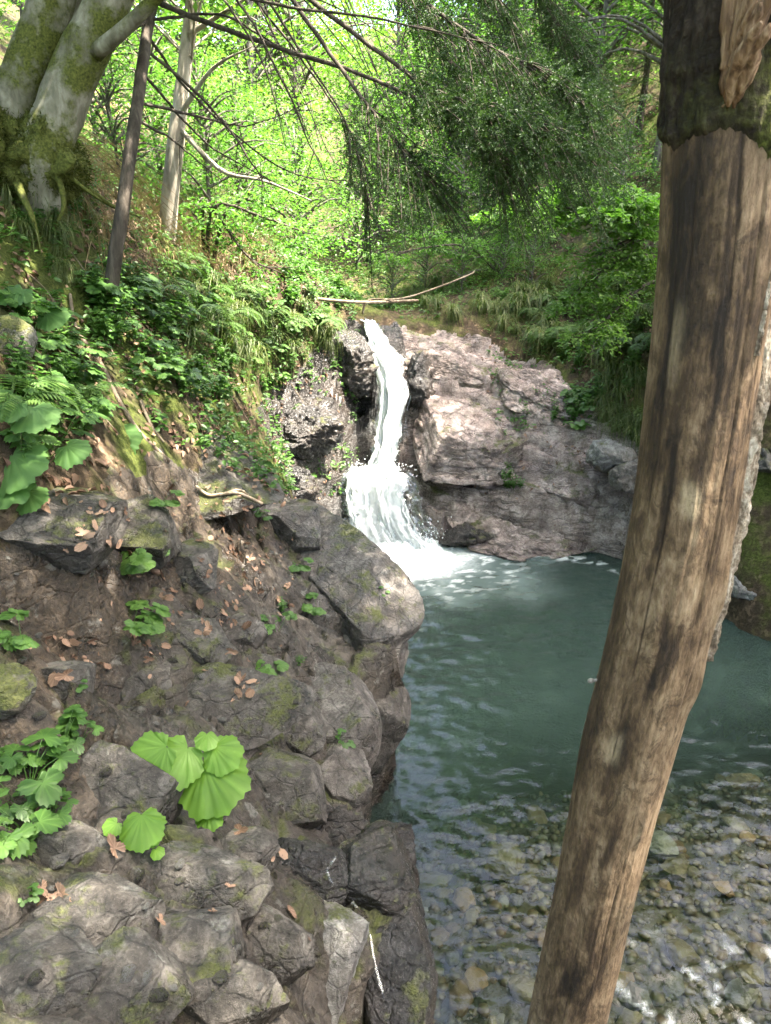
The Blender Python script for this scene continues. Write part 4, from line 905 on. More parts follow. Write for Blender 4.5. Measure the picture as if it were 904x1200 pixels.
# dark spruces on the right bank
sm = [spruce_meshes(41), spruce_meshes(42, 15, 2.3)]
spp = [make_tree(m, M_BKD, M_NEED, 'spruce_tree', 'dark spruce tree in the shade at the top of the right bank', 'spruces on the right bank') for m in sm]
for k, (px, D, sc) in enumerate([(690, 17, .45), (745, 15.5, .42), (660, 19, .5), (800, 18, .6), (720, 20, .5)]):
    plant(spp[k % 2], 's%d' % (k % 2), X(px, D, 5), D, sc, k * 1.3)

mid_m = [broadleaf_meshes(s_, 5.6, 2.2, .34, 120, 85, .085, .07) for s_ in (61, 62)]
mp = [make_tree(m, M_BK, M_LEAFB, 'leafy_tree', 'small light green tree spreading over the shaded spruces of the right bank', 'small trees on the right bank') for m in mid_m]
for k, (px, D, sc) in enumerate([(700, 15.5, 1.0), (775, 14, 1.0), (640, 18, 1.1), (590, 20, 1.1), (880, 12.5, .9)]):
    plant(mp[k % 2], 'm%d' % (k % 2), X(px, D, 5), D, sc, k * 1.3)
# slender dark spruce on the left bank with long drooping boughs
def near_spruce():
    base = hit(127, 372)[0]; D0 = base[1]; L = base
    root = empty('spruce_tree', tuple(base), 'slender dark spruce on the left bank with long boughs drooping over the stream', 'tree')
    b = MB(); top = P(180, 0, 6.7); dirv = (top - base); pts = [base - np.array([0, 0, .3]), base, P(143, 250, D0 + .05), P(163, 110, (D0 + 6.7) / 2), top, top + dirv * .6 + np.array([.1, .1, 0]), top + dirv * 1.5 + np.array([.3, .2, 0])]
    TP = bez(pts, 40); b.tube(TP - L, np.linspace(.062, .026, 40), 12, wob=.12)
    nb_ = MB(); dead = MB(); r = np.random.default_rng(9)
    def at(px, py):   # point of the trunk nearest that picture row
        a, c, d = project(TP); k = int(np.argmin(np.abs(c - py))); return TP[k]
    def bough(start, path, r0=.022, leafy=(0., 1.), dens=1.0):
        pts = bez([start] + [P(*p) for p in path], 40); pts[1:] += .012 * np.cumsum(r.normal(0, .25, (39, 3)), axis=0)
        b.tube(pts - L, np.linspace(r0, .004, 40), 6, cap=False)
        tg = np.gradient(pts, axis=0); tg /= np.linalg.norm(tg, axis=1)[:, None]
        seglen = np.linalg.norm(pts[-1] - pts[0])
        for k in range(int(44 * dens * seglen / 3)):
            u = r.uniform(*leafy); i = int(u * 38); p0 = pts[i]; f = tg[i]
            side = np.cross(f, [0, 0, 1]); side /= np.linalg.norm(side) + 1e-6; sg = r.choice([-1, 1])
            d = f * .7 + side * sg * r.uniform(.4, 1.) + np.array([0, 0, r.uniform(-.4, .15)]); d /= np.linalg.norm(d)
            ln = r.uniform(.30, .75); tt = np.linspace(0, 1, 7)[:, None]
            tw = p0 + d * ln * tt + np.array([0, 0, -.16]) * ln * tt ** 2
            b.tube(tw - L, np.linspace(.006, .002, 7), 4, cap=False)
            needles(tw, ln, d, side)
    def needles(tw, ln, d, side):
        for q in range(int(ln * 24)):
            v = r.uniform(.08, 1); j = np.array([np.interp(v, np.linspace(0, 1, 7), tw[:, m]) for m in range(3)])
            dd = d * .8 + r.normal(0, .6, 3) + np.array([0, 0, -.2]); dd /= np.linalg.norm(dd); l2 = r.uniform(.08, .20)
            e = j + dd * l2; n = int(l2 * 300); w = r.random(n); C = j + dd * (l2 * w)[:, None]
            D = dd * .7 + r.normal(0, .6, (n, 3)); D /= np.linalg.norm(D, axis=1)[:, None]
            leaves(nb_, C - L, r.normal(0, 1, (n, 3)), D, r.uniform(.014, .022, n), .0055, np.clip(r.normal(.5, .2, n), 0, 1), fold=.1)
    bough(at(0, 8), [(300, 48, 6.2), (400, 80, 5.8), (500, 118, 5.5), (590, 140, 5.3), (640, 165, 5.2)], leafy=(.55, 1))
    bough(at(0, -140), [(320, -40, 6.2), (430, 48, 5.8), (530, 110, 5.5), (620, 135, 5.2), (665, 165, 5.1)], leafy=(.5, 1), dens=1.4)
    bough(at(0, -280), [(330, -170, 6.3), (460, -30, 6.0), (560, 50, 5.7), (650, 90, 5.5), (700, 130, 5.4)], leafy=(.4, 1), dens=1.6)
    bough(at(0, -200), [(300, -60, 6.0), (400, 80, 5.6), (460, 165, 5.4), (500, 205, 5.3)], leafy=(.62, 1), dens=.8)
    bough(at(0, -160), [(280, -50, 6.5), (350, 60, 6.3), (405, 150, 6.2), (435, 250, 6.2)], r0=.014, leafy=(.8, 1), dens=.25)
    bough(at(0, -420), [(360, -260, 6.6), (500, -100, 6.6), (590, 20, 6.5), (630, 100, 6.4), (640, 180, 6.3)], leafy=(.45, 1), dens=1.8)
    bough(at(0, -520), [(400, -300, 6.9), (560, -120, 7.2), (640, 10, 7.3), (690, 90, 7.3)], leafy=(.45, 1), dens=1.8)
    bough(at(0, -330), [(300, -200, 6.4), (440, -60, 6.2), (540, 90, 6.1), (575, 160, 6.0), (585, 200, 6.0)], leafy=(.5, 1), dens=1.2)
    bough(at(0, -100), [(300, 0, 7.2), (390, 120, 7.4), (430, 180, 7.5)], r0=.014, leafy=(.75, 1), dens=.6)
    for q_ in range(16):
        a_ = r.uniform(-420, 30); x1 = r.uniform(330, 560); y1 = r.uniform(20, 230); D1 = r.uniform(5.4, 7.6); s0 = at(0, a_); m_ = (s0 + P(x1, y1, D1)) / 2 + np.array([0, 0, r.uniform(.05, .3)])
        pts = bez([s0, m_, P(x1, y1, D1)], 24); pts[1:] += .014 * np.cumsum(r.normal(0, .3, (23, 3)), axis=0); b.tube(pts - L, np.linspace(.011, .0025, 24), 5, cap=False)
    for sy, path in [(40, [(225, 115, 6.9), (330, 200, 7.2), (420, 215, 7.3)]), (90, [(240, 165, 7.0), (330, 215, 7.2)]), (115, [(240, 140, 6.8), (290, 148, 6.7), (365, 120, 6.6)]), (22, [(260, 20, 6.4), (330, 60, 6.2), (380, 75, 6.1)]), (60, [(250, 130, 6.5), (300, 200, 6.5), (310, 210, 6.5)]), (-60, [(270, -10, 6.0), (330, 90, 5.9), (365, 170, 5.9), (385, 210, 5.8)]), (-90, [(240, -30, 6.0), (300, 60, 5.8), (335, 175, 5.7)]), (15, [(150, 40, 6.4), (110, 60, 6.2)]), (150, [(210, 170, 6.8), (260, 215, 6.9)]), (-30, [(330, 5, 5.6), (460, 22, 5.2), (590, 50, 5.0)])]:
        pts = bez([at(0, sy)] + [P(*p) for p in path], 24); pts[1:] += .012 * np.cumsum(r.normal(0, .3, (23, 3)), axis=0); b.tube(pts - L, np.linspace(.013, .003, 24), 5, cap=False)
        for k in range(7):
            i = r.integers(5, 22); d = r.normal(0, 1, 3) + (pts[i] - pts[i - 3]) * 4; d /= np.linalg.norm(d); l = r.uniform(.1, .35); b.tube(bez([pts[i] - L, pts[i] - L + d * l * .5, pts[i] - L + d * l + [0, 0, -.08]], 5), np.linspace(.004, .0015, 5), 4, cap=False)
    obj('trunk', b.mesh('trunk'), M_BKD, root); obj('needles', nb_.mesh('needles'), M_NEED, root)
near_spruce()
# second, paler young tree
def young_tree():
    base = P(196, 285, 8.6); root = empty('young_tree', tuple(base), 'thin pale-barked young tree standing behind the dark spruce trunk on the left bank', 'tree'); L = base
    b = MB(); top = P(226, -10, 8.8); pts = [base - np.array([0, 0, .4]), base, P(205, 180, 8.6), P(215, 90, 8.7), top, top + (top - base) * .8, top + (top - base) * 1.6 + np.array([.3, 0, 0])]
    T = bez(pts, 40); b.tube(T - L, np.concatenate([np.linspace(.15, .105, 6), np.linspace(.10, .03, 34)]), 12, wob=.15)
    r = np.random.default_rng(4)
    for p in [[(214, 130, 8.6), (250, 80, 8.4), (295, 55, 8.2)], [(210, 150, 8.6), (260, 200, 8.4), (310, 212, 8.3), (365, 235, 8.2)], [(222, 40, 8.7), (270, 10, 8.5), (330, -30, 8.3)]]:
        q = bez([P(*a) for a in p], 14); b.tube(q - L, np.linspace(.03, .006, 14), 6, cap=False)
    lb = MB()
    for k in range(60):
        i = r.integers(24, 40); a = r.uniform(0, 6.28); ro = r.uniform(.3, 1.9); c = T[i] + np.array([ro * math.cos(a), ro * math.sin(a), r.uniform(0, .5)]) - L
        b.tube(bez([T[i] - L - [0, 0, .3], (T[i] - L + c) / 2 + [0, 0, .1], c], 6), np.linspace(.015, .004, 6), 4, cap=False)
        spray_leaves(lb, r, c, r.uniform(.4, .7), 50, .085, tint=r.uniform(.3, .8))
    obj('trunk', b.mesh('trunk'), M_BKB, root); obj('crown', lb.mesh('crown'), M_LEAF, root)
young_tree()
# old beech with several pale stems, top left
def beech():
    base = P(28, 200, 6.1); L = base
    root = empty('beech_tree', tuple(base), 'old beech with several thick pale stems and a mossy foot in the top left corner', 'tree')
    b = MB(); r = np.random.default_rng(6); tops = []
    for k, (path, r0, r1) in enumerate([([(0, 190, 6.1), (22, 110, 6.15), (52, 30, 6.2), (80, -70, 6.3), (110, -300, 6.6)], .17, .10), ([(30, 180, 6.25), (60, 100, 6.3), (92, 20, 6.4), (120, -80, 6.6), (190, -330, 7.0)], .12, .08), ([(48, 190, 6.0), (78, 110, 6.05), (118, 20, 6.1), (160, -70, 6.2), (260, -300, 6.3)], .16, .10), ([(-40, 180, 6.0), (-60, 60, 6.0), (-90, -100, 6.2)], .2, .12)]):
        p = [base + np.array([(-.05, 0, .05, -.1)[k], .05, -.35])] + [P(*a) for a in path]; T = bez(p, 30); b.tube(T - L, np.linspace(r0 * 1.25, r1, 30), 18, wob=.14); tops.append(T[-1])
    q = bez([P(112, 62, 6.0), P(150, 30, 5.9), P(200, -20, 5.8)], 10); b.tube(q - L, np.linspace(.06, .04, 10), 8)
    foot = MB(); V, F = ICO[5]; n = fbm(V * 1.6, 3, 5); W_ = V * np.array([.29, .30, .31]) * (1 + .34 * n)[:, None] + P(46, 188, 6.08) - L
    foot.add(W_, [F]); W2 = V * np.array([.32, .32, .33]) * (1 + .34 * fbm(V * 1.7, 3, 8))[:, None] + P(-12, 180, 6.05) - L; foot.add(W2, [F])
    for p in [[(50, 165, 6.0), (80, 205, 5.95), (120, 236, 6.0)], [(60, 190, 5.9), (75, 240, 5.9), (60, 275, 5.9)], [(20, 215, 5.8), (40, 260, 5.7), (48, 300, 5.7)], [(85, 210, 6.1), (130, 240, 6.4), (165, 255, 6.6)]]:
        q = bez([P(*a) for a in p], 14); foot.tube(q - L, np.linspace(.03, .006, 14), 7, wob=.4)
    fz = MB(); mm = 9000
    for S_ in (W_, W2):
        ii = r.integers(0, len(S_), mm); nn_ = S_[ii] - S_.mean(0); nn_ /= np.linalg.norm(nn_, axis=1)[:, None]; leaves(fz, S_[ii] + r.normal(0, .012, (mm, 3)), r.normal(0, 1, (mm, 3)), nn_ + r.normal(0, .7, (mm, 3)), r.uniform(.015, .05, mm), .008, np.clip(r.normal(.45, .22, mm), 0, 1))
    obj('moss', fz.mesh('moss'), leaf_mat('moss_fuzz', (.03, .038, .006), (.075, .085, .014), (.14, .14, .03), .2, .9), root)
    lb = MB()
    for k in range(480):
        c = np.array([r.uniform(-5.2, -.9), r.uniform(3.2, 9.5), r.uniform(7.6, 12)]) if k < 210 else np.array([r.uniform(-1.6, 3.0), r.uniform(-.6, 7.6), r.uniform(8.2, 10.2)]) if k < 390 else np.array([r.uniform(-2.4, 3.4), r.uniform(-1.2, 3.6), r.uniform(8.0, 10.2)])  # later sprays stretch the crown over the stream, out of view, for shade
        if k % 3 == 0: t0 = tops[k % 4]; b.tube(bez([t0 - L, (t0 + c) / 2 - L + [0, 0, .5], c - L], 8), np.linspace(.05, .008, 8), 5, cap=False)
        spray_leaves(lb, r, c - L, r.uniform(.6, 1.1), 90, .10, tint=r.uniform(.3, .7))
    obj('trunk', b.mesh('trunk'), M_BKP, root); obj('crown', lb.mesh('crown'), M_LEAF, root)
    obj('root_foot', foot.mesh('root_foot'), bark_mat('mossy_root', (.03, .025, .018), (.075, .062, .045), (.13, .11, .085), (3, 3, 3), moss=1.0), root)
beech()
# unseen tall trees added on the right bank to shade the gorge
tall = [make_tree(broadleaf_meshes(s_, 14., 3.2, .52, 240, 95, .12, .15), M_BK, M_LEAF, 'leafy_tree', 'x', 'y') for s_ in (51, 52)]
for k, (x, y, sc) in enumerate([(7.3, 2.8, 1.05), (10.4, 3.0, 1.1), (8.6, 5.9, 1.05), (11.6, 6.3, 1.1), (8.4, 8.3, .8), (11.3, 9.6, 1.05), (7.6, 12.4, .85)]):
    o = plant(tall[k % 2], 't%d' % (k % 2), x, y, sc, k * 2.1, label='unseen broadleaf tree added on the right bank to shade the pool', group='added shade trees on the right bank')
for k, (x, y, sc) in enumerate([(-3.5, -5.5, 1.1), (1.5, -8, 1.2), (5.5, -5.5, 1.1), (-7, -2.5, 1.1), (-7.5, 2.5, 1.0), (9.5, -3, 1.2), (-1, -12, 1.3), (8, -11, 1.3), (-9, -9, 1.3), (-10.5, 7, 1.1), (4, -13, 1.3)]):  # unseen trees added behind the camera to block light from there
    plant(protos[k % 4], k % 4, x, y, sc, k * 1.7, label='unseen leafy tree added behind the viewpoint to block light', group='added trees behind the viewpoint')
M_SPRAY = leaf_mat('sunny_leaf', (.06, .13, .022), (.11, .215, .036), (.16, .29, .055), .48, .45)
# leafy branches reaching out from the right bank
def bough_bush(label, start, path, n, rad, size, mat, seed, tint=.6, per=60):
    r = np.random.default_rng(seed); L = P(*start); L = np.array([L[0], L[1], groundz(L[0], L[1])])
    root = empty('leafy_bush', tuple(L), label, 'bush'); b, lb = MB(), MB()
    for pth in path:
        T = bez([L - [0, 0, .1]] + [P(*a) for a in pth], 20); b.tube(T - L, np.linspace(.03, .005, 20), 6, cap=False)
        for k in range(n):
            i = r.integers(4, 20); c = T[i] + r.normal(0, rad * .55, 3) * np.array([1, 1, .5])
            b.tube(bez([T[max(0, i - 2)] - L, (T[i] + c) / 2 - L, c - L], 5), np.linspace(.007, .002, 5), 4, cap=False)
            spray_leaves(lb, r, c - L, rad * r.uniform(.5, 1), per, size, tint=np.clip(r.normal(tint, .12), 0, 1), thick=.03, jit=.35, six=True)
    obj('stem', b.mesh('stem'), M_BKD, root); obj('crown', lb.mesh('crown'), mat, root)
bough_bush('bush with a flat bright yellow-green spray of leaves reaching left over the right bank', (790, 330, 11.2), [[(745, 256, 9.8), (680, 244, 9.4), (615, 248, 9.1), (580, 268, 9.0)], [(740, 232, 9.9), (700, 228, 9.6), (650, 226, 9.4), (610, 236, 9.3)], [(760, 240, 9.6), (725, 236, 9.3), (690, 250, 9.1)]], 30, .30, .07, M_SPRAY, 1, .6, 85)
bough_bush('bush with drooping blue-green leafy branches just left of the wooden post', (800, 370, 10.0), [[(760, 300, 9.7), (710, 315, 9.4), (665, 350, 9.3)], [(770, 330, 9.5), (720, 365, 9.2), (690, 400, 9.1)], [(780, 280, 9.7), (740, 280, 9.5), (700, 300, 9.4)]], 20, .28, .06, M_LEAF, 2, .6, 75)
bough_bush('low bright leafy spray hanging over the log at the head of the falls', (590, 330, 13.6), [[(550, 290, 13.4), (500, 290, 13.2), (455, 300, 13.1)], [(560, 280, 13.6), (520, 272, 13.5), (490, 285, 13.4)]], 12, .34, .07, M_LEAFB, 3, .65)
bough_bush('sapling with drooping pale green leaves over the bank right of the young tree', (240, 290, 9.7), [[(250, 245, 9.3), (310, 255, 9.2), (375, 280, 9.1)], [(240, 240, 9.4), (290, 300, 9.2), (330, 320, 9.2)], [(270, 240, 9.6), (330, 250, 9.8), (350, 290, 9.9)]], 12, .36, .062, M_LEAFB, 4, .45)
# ------------------------------------------------------------------ plants, litter and dead wood
M_HERB = leaf_mat('herb_leaf', (.035, .085, .018), (.065, .145, .028), (.11, .21, .045), .4, .45, per_obj=.4)
M_BUTT = leaf_mat('round_leaf', (.09, .185, .022), (.135, .265, .032), (.18, .33, .05), .45, .45)
M_STEM = leaf_mat('green_stem', (.05, .08, .02), (.09, .13, .035), (.12, .16, .05), .2)
M_FERN = leaf_mat('fern_leaf', (.03, .07, .015), (.06, .12, .025), (.10, .18, .035), .4, .5, per_obj=.3)
M_DRY = leaf_mat('dry_leaf', (.075, .04, .024), (.19, .112, .072), (.34, .22, .15), .15, .7, tr_col=(1, .9, .8), per_obj=.9)
M_STRAW = leaf_mat('dry_straw', (.16, .11, .06), (.30, .22, .12), (.42, .33, .20), .25, .7, tr_col=(1, .9, .7))
M_GRASS = leaf_mat('grass_blade', (.04, .07, .015), (.085, .12, .03), (.16, .17, .06), .35, .5, per_obj=.3)

def outline_leaf(b, base, d, n, L, kind, tint, r, curl=.25):
    """one larger leaf as a cupped, toothed surface. kind: 'round' | 'lobed' """
    d = d / np.linalg.norm(d); s_ = np.cross(d, n); s_ /= np.linalg.norm(s_); u = np.cross(s_, d)
    if kind == 'round':
        th = np.linspace(-2.75, 2.75, 41); rad = .53 * (1 + .05 * np.cos(7 * th)) * (1 + .035 * np.cos(23 * th)) * (1 - .10 * (np.abs(th) > 2.3) * (np.abs(th) - 2.3))
        ox, oy = rad * np.sin(th), .42 + rad * np.cos(th) * .95
    else:
        th = np.linspace(-2.5, 2.5, 41); lob = np.abs(np.cos(th * 1.5)) ** .7
        rad = (.30 + .42 * lob) * (1 + .09 * np.cos(27 * th)) * (.72 + .28 * np.cos(th / 2)); ox, oy = rad * np.sin(th), .12 + rad * np.cos(th)
    rings = [.0, .35, .7, 1.]; pts = []; c0 = (0, .08)
    for q in rings[1:]:
        x = c0[0] + (ox - c0[0]) * q; y = c0[1] + (oy - c0[1]) * q
        z = -curl * (x ** 2 + .6 * (y - .3) ** 2) + .007 * np.cos(np.arctan2(x, y - .08) * 7) * q + .02 * r.normal(size=len(x)) * q
        pts.append(np.stack([x, y, z], 1))
    V = np.vstack([[[0, .08, -.03]]] + pts); m = len(th)
    V = base + L * (V[:, :1] * s_ + V[:, 1:2] * d + V[:, 2:] * u)
    tri = np.stack([np.zeros(m - 1, int), 1 + np.arange(m - 1), 2 + np.arange(m - 1)], 1); fq = []
    for k in range(2): a = 1 + k * m + np.arange(m - 1); fq.append(np.stack([a, a + m, a + m + 1, a + 1], 1))
    b.add(V, [tri, np.vstack(fq)], np.clip(tint + r.normal(0, .05, len(V)) + np.concatenate([[.2], np.tile(np.where(np.arange(m) % 5 == 0, .38, -.05), 3)]), 0, 1))
def herb_mesh(seed, kind):
    r = np.random.default_rng(seed); b = MB()
    if kind == 'pairs':
        for k in range(r.integers(3, 6)):
            a = r.uniform(0, 6.28); ln = r.uniform(.6, 1.1); tp = np.array([math.cos(a) * .35, math.sin(a) * .35, 1]) * ln
            T = bez([[0, 0, -.05], tp * .5 + [0, 0, .05], tp], 8); b.tube(T, np.linspace(.014, .006, 8), 4, cap=False)
            for i in range(2, 8):
                for sg in (0, math.pi):
                    az = i * 1.57 + sg + r.normal(0, .25); d = np.array([math.cos(az), math.sin(az), r.uniform(-.35, .15)])
                    l = .30 * (1 - .06 * i) * r.uniform(.8, 1.2)
                    leaves(b, T[i][None], np.array([[r.normal(0, .2), r.normal(0, .2), 1.]]), d[None], l, l * .62, np.clip(r.normal(.5, .15), 0, 1), six=True)
    elif kind == 'lobed':
        for k in range(r.integers(6, 10)):
            a = r.uniform(0, 6.28); ln = r.uniform(.35, .9); d = np.array([math.cos(a), math.sin(a), 0]); tp = d * ln * .7 + np.array([0, 0, ln * r.uniform(.45, .9)])
            b.tube(bez([[0, 0, -.05], tp * .5 + [0, 0, .1], tp], 7), np.linspace(.013, .008, 7), 4, cap=False)
            outline_leaf(b, tp, d + np.array([0, 0, -.25]), np.array([d[0] * .35, d[1] * .35, 1]) + r.normal(0, .15, 3), r.uniform(.38, .6), 'lobed', r.uniform(.35, .75), r)
    elif kind == 'trifol':
        for k in range(r.integers(4, 7)):
            a = r.uniform(0, 6.28); ln = r.uniform(.4, .9); d = np.array([math.cos(a), math.sin(a), 0]); tp = d * ln * .7 + np.array([0, 0, ln * r.uniform(.4, .8)])
            b.tube(bez([[0, 0, -.05], tp * .5 + [0, 0, .08], tp], 6), np.linspace(.012, .006, 6), 4, cap=False)
            for o in (-1.1, 0, 1.1):
                dd = np.array([math.cos(a + o), math.sin(a + o), -.25]); l = r.uniform(.32, .45)
                outline_leaf(b, tp, dd, np.array([r.normal(0, .15), r.normal(0, .15), 1.]), l, 'lobed' if r.random() < .5 else 'round', r.uniform(.4, .8), r, .2)
    elif kind == 'fern':
        for k in range(r.integers(7, 11)):
            a = r.uniform(0, 6.28); ln = r.uniform(.8, 1.2); d = np.array([math.cos(a), math.sin(a), 0]); sd_ = np.array([-d[1], d[0], 0])
            T = bez([[0, 0, 0], d * ln * .35 + [0, 0, ln * .5], d * ln * .8 + [0, 0, ln * .5], d * ln * 1.05 + [0, 0, ln * .25]], 24); b.tube(T, np.linspace(.011, .003, 24), 4, cap=False)
            for i in range(3, 24):
                w = .26 * ln * math.sin(math.pi * (i / 24) ** .8) + .02
                C = np.repeat(T[i][None], 2, 0); D = np.stack([sd_ + d * .45 + [0, 0, -.2], -sd_ + d * .45 + [0, 0, -.2]]); leaves(b, C, np.array([[0, 0, 1.], [0, 0, 1.]]) + r.normal(0, .12, (2, 3)), D, w, .055, r.uniform(.3, .8))
    elif kind == 'grass':
        m = 70
        for k in range(m):
            a = r.uniform(0, 6.28); ln = r.uniform(.6, 1.3); d = np.array([math.cos(a), math.sin(a), 0]) * r.uniform(.3, 1); o = r.normal(0, .07, 3) * [1, 1, 0]
            T = bez([o, o + d * .25 * ln + [0, 0, .55 * ln], o + d * .75 * ln + [0, 0, .35 * ln], o + d * ln + [0, 0, -.25 * ln]], 7); s_ = np.array([-d[1], d[0], 0]); s_ /= np.linalg.norm(s_) + 1e-6
            w = np.linspace(.013, .002, 7)[:, None]; V = np.stack([T - s_ * w, T + s_ * w], 1).reshape(-1, 3); i = np.arange(6) * 2
            b.add(V, [np.stack([i, i + 1, i + 3, i + 2], 1)], r.uniform(.1, .95))
    return b.mesh(kind + '_leaves')
KINDS_ = {'pairs': ('herb', M_HERB, 'small leafy green herb with paired leaves on the shady bank', 'leafy herbs on the banks'), 'lobed': ('lobed_herb', M_HERB, 'low green herb with lobed leaves on the bank', 'lobed-leaved herbs on the banks'), 'trifol': ('three_leaved_plant', M_HERB, 'small plant with leaves in threes growing from the rock', 'three-leaved plants on the rocks'), 'fern': ('fern', M_FERN, 'green fern with arching fronds on the bank', 'ferns on the banks'), 'grass': ('grass_tuft', M_GRASS, 'tuft of drooping grass on the bank edge', 'grass tufts on the bank edges')}
HM = {k: [herb_mesh(900 + 13 * i + len(k), k) for i in range(4)] for k in KINDS_}
pr = np.random.default_rng(77)
def herb(kind, px, py, size, label=None, pos=None, tilt=.3, solo=False):
    nm, mat, lb_, gr = KINDS_[kind]
    if pos is None:
        h, n, d = hit(px, py)
        if h is None: return None
    else: h, n = pos
    me = HM[kind][pr.integers(0, 4)]
    o = obj(nm, me, mat, loc=h - np.array([0, 0, .01])); o.scale = (size,) * 3
    nn = Vector((n[0] * tilt, n[1] * tilt, 1)).normalized(); o.rotation_euler = (Vector((0, 0, 1)).rotation_difference(nn).to_matrix() @ Matrix.Rotation(pr.uniform(0, 6.28), 3, 'Z')).to_euler()
    return tag(o, label or lb_, 'fern' if kind == 'fern' else ('grass' if kind == 'grass' else 'plant'), None if solo else gr)
def region(kind, poly, n, smin, smax):
    poly = np.array(poly, float); c = 0
    for _ in range(n * 30):
        if c >= n: break
        px, py = pr.uniform(poly[:, 0].min(), poly[:, 0].max()), pr.uniform(poly[:, 1].min(), poly[:, 1].max())
        ins = False
        for i in range(len(poly)):
            a, b = poly[i], poly[(i + 1) % len(poly)]
            if (a[1] > py) != (b[1] > py) and px < (b[0] - a[0]) * (py - a[1]) / (b[1] - a[1]) + a[0]: ins = not ins
        if not ins: continue
        if herb(kind, px, py, pr.uniform(smin, smax)) is not None: c += 1
LS = [(95, 330), (180, 300), (260, 330), (400, 370), (390, 410), (290, 480), (250, 500), (180, 440), (110, 400)]
region('pairs', LS, 80, .16, .30); region('lobed', LS, 40, .16, .28); region('fern', [(130, 300), (300, 320), (400, 370), (350, 420), (220, 400)], 16, .25, .42); region('grass', [(200, 330), (390, 370), (380, 420), (300, 450), (220, 420)], 26, .22, .42)
UL = [(0, 350), (60, 370), (110, 430), (120, 510), (60, 560), (0, 540)]
region('lobed', UL, 26, .16, .26); region('pairs', UL, 22, .14, .24); region('fern', UL, 3, .2, .3)
region('grass', [(0, 240), (60, 260), (120, 330), (40, 340)], 8, .12, .22)
RS = [(570, 345), (660, 330), (760, 330), (760, 460), (700, 480), (650, 420), (570, 380)]
region('grass', RS, 46, .25, .5); region('pairs', RS, 40, .2, .36); region('fern', RS, 16, .3, .5)
RC = [(600, 450), (650, 455), (700, 470), (690, 510), (640, 490)]
region('pairs', RC, 22, .18, .30); region('lobed', RC, 12, .16, .28)
region('pairs', [(580, 545), (615, 545), (610, 580), (590, 580)], 6, .16, .24)
region('grass', [(440, 330), (560, 340), (600, 370), (520, 380)], 14, .25, .45); region('pairs', [(330, 320), (420, 335), (410, 375), (340, 360)], 16, .2, .34)
region('grass', [(690, 470), (765, 495), (765, 530), (700, 500)], 16, .2, .34)
region('grass', [(0, 225), (110, 225), (130, 290), (0, 290)], 14, .14, .26); region('pairs', [(0, 235), (110, 235), (120, 300), (0, 300)], 14, .12, .2)
region('lobed', [(880, 250), (904, 250), (904, 420), (880, 400)], 6, .2, .35); region('fern', [(860, 200), (904, 200), (904, 460), (870, 440)], 5, .3, .5)
# plants growing from the rock face
for px, py, s_, lb_ in [(345, 665, .085, 'three-leaved plant in the rock crack above the dry leaves'), (325, 740, .10, 'cluster of oval-leaved shoots at the middle of the outcrop'), (318, 785, .09, 'bright oval-leaved shoot lowest in the middle crack'), (372, 715, .09, 'small fluffy green plant near the outcrop edge'), (185, 590, .085, 'three-leaved plant just below the dead branch'), (170, 655, .12, 'pair of lobed leaf sprigs on the dark rock at left'), (155, 735, .12, 'sprig with pointed lobed leaves below the leaf sprigs at left'), (25, 755, .10, 'thin leafy shoot at the left edge under the dark hollow'), (90, 805, .035, 'tiny green seedling left of the blue-grey flat rock'), (405, 870, .06, 'tiny green shoot on the edge of the rounded bulge'), (310, 605, .07, 'low green tuft right of the driftwood stick'), (30, 1050, .035, 'tiny pale seedling at the lower left'), (450, 695, .05, 'tiny green sprout on the outcrop lip by the pool'), (75, 870, .11, 'jagged-leaved plant with a pale bud, upper one at lower left'), (35, 920, .15, 'large jagged-leaved plant at the left edge'), (30, 975, .12, 'jagged-leaved plant lowest at the left edge')]:
    herb('trifol' if py < 830 else 'lobed', px, py, s_ * (1.3 if py > 830 or s_ < .07 else 1.75), lb_, solo=True)
for px, py in [(15, 890), (60, 900), (20, 945), (60, 960), (95, 868), (8, 985)]: herb('lobed', px, py, .11, 'jagged-leaved plant in the clump at the lower left edge')
herb('pairs', 330, 715, .11, 'upright leafy stem in the middle crack of the outcrop', solo=True); herb('pairs', 350, 780, .09, 'sparse leafy stem beside the bright oval-leaved shoot', solo=True)
# big round-leaved butterbur: each leaf a part; leaf list (px, py, picture size, lean)
M_BLUEG = leaf_mat('blue_green_leaf', (.045, .105, .028), (.075, .16, .042), (.11, .21, .06), .4, .5)
def butterbur(label, foot, leaf_list, D=None):
    h, n, d = hit(*foot); L = h
    root = empty('butterbur_plant', tuple(L), label, 'plant'); st = MB(); r = np.random.default_rng(int(foot[0]))
    for px, py, sz, az, up in leaf_list:
        hh, n2, dd = hit(px, py); ddist = (np.linalg.norm(L - CAM)) - .06
        c = CAM + ray(px, py) / np.linalg.norm(ray(px, py)) * ddist
        dep = project(c)[2][0]; Lm = sz / FPX * dep
        dv = np.array([math.sin(az), -math.cos(az) * .8, -.35]); nn = np.array([0.0, -.75, up]) + r.normal(0, .1, 3)
        base = c - dv / np.linalg.norm(dv) * Lm * .45
        b = MB(); outline_leaf(b, base - L, dv, nn, Lm, 'round', r.uniform(.35, .75), r, .3); obj('leaf', b.mesh('leaf'), M_BUTT if foot[1] > 700 else M_BLUEG, root)
        st.tube(bez([np.zeros(3) - [0, 0, .02], (base - L) * .5 + np.array([0, .02, -.01]), base - L + dv / np.linalg.norm(dv) * Lm * .08], 8), np.linspace(.0035, .002, 8), 6)
    obj('stem', st.mesh('stem'), M_STEM, root)
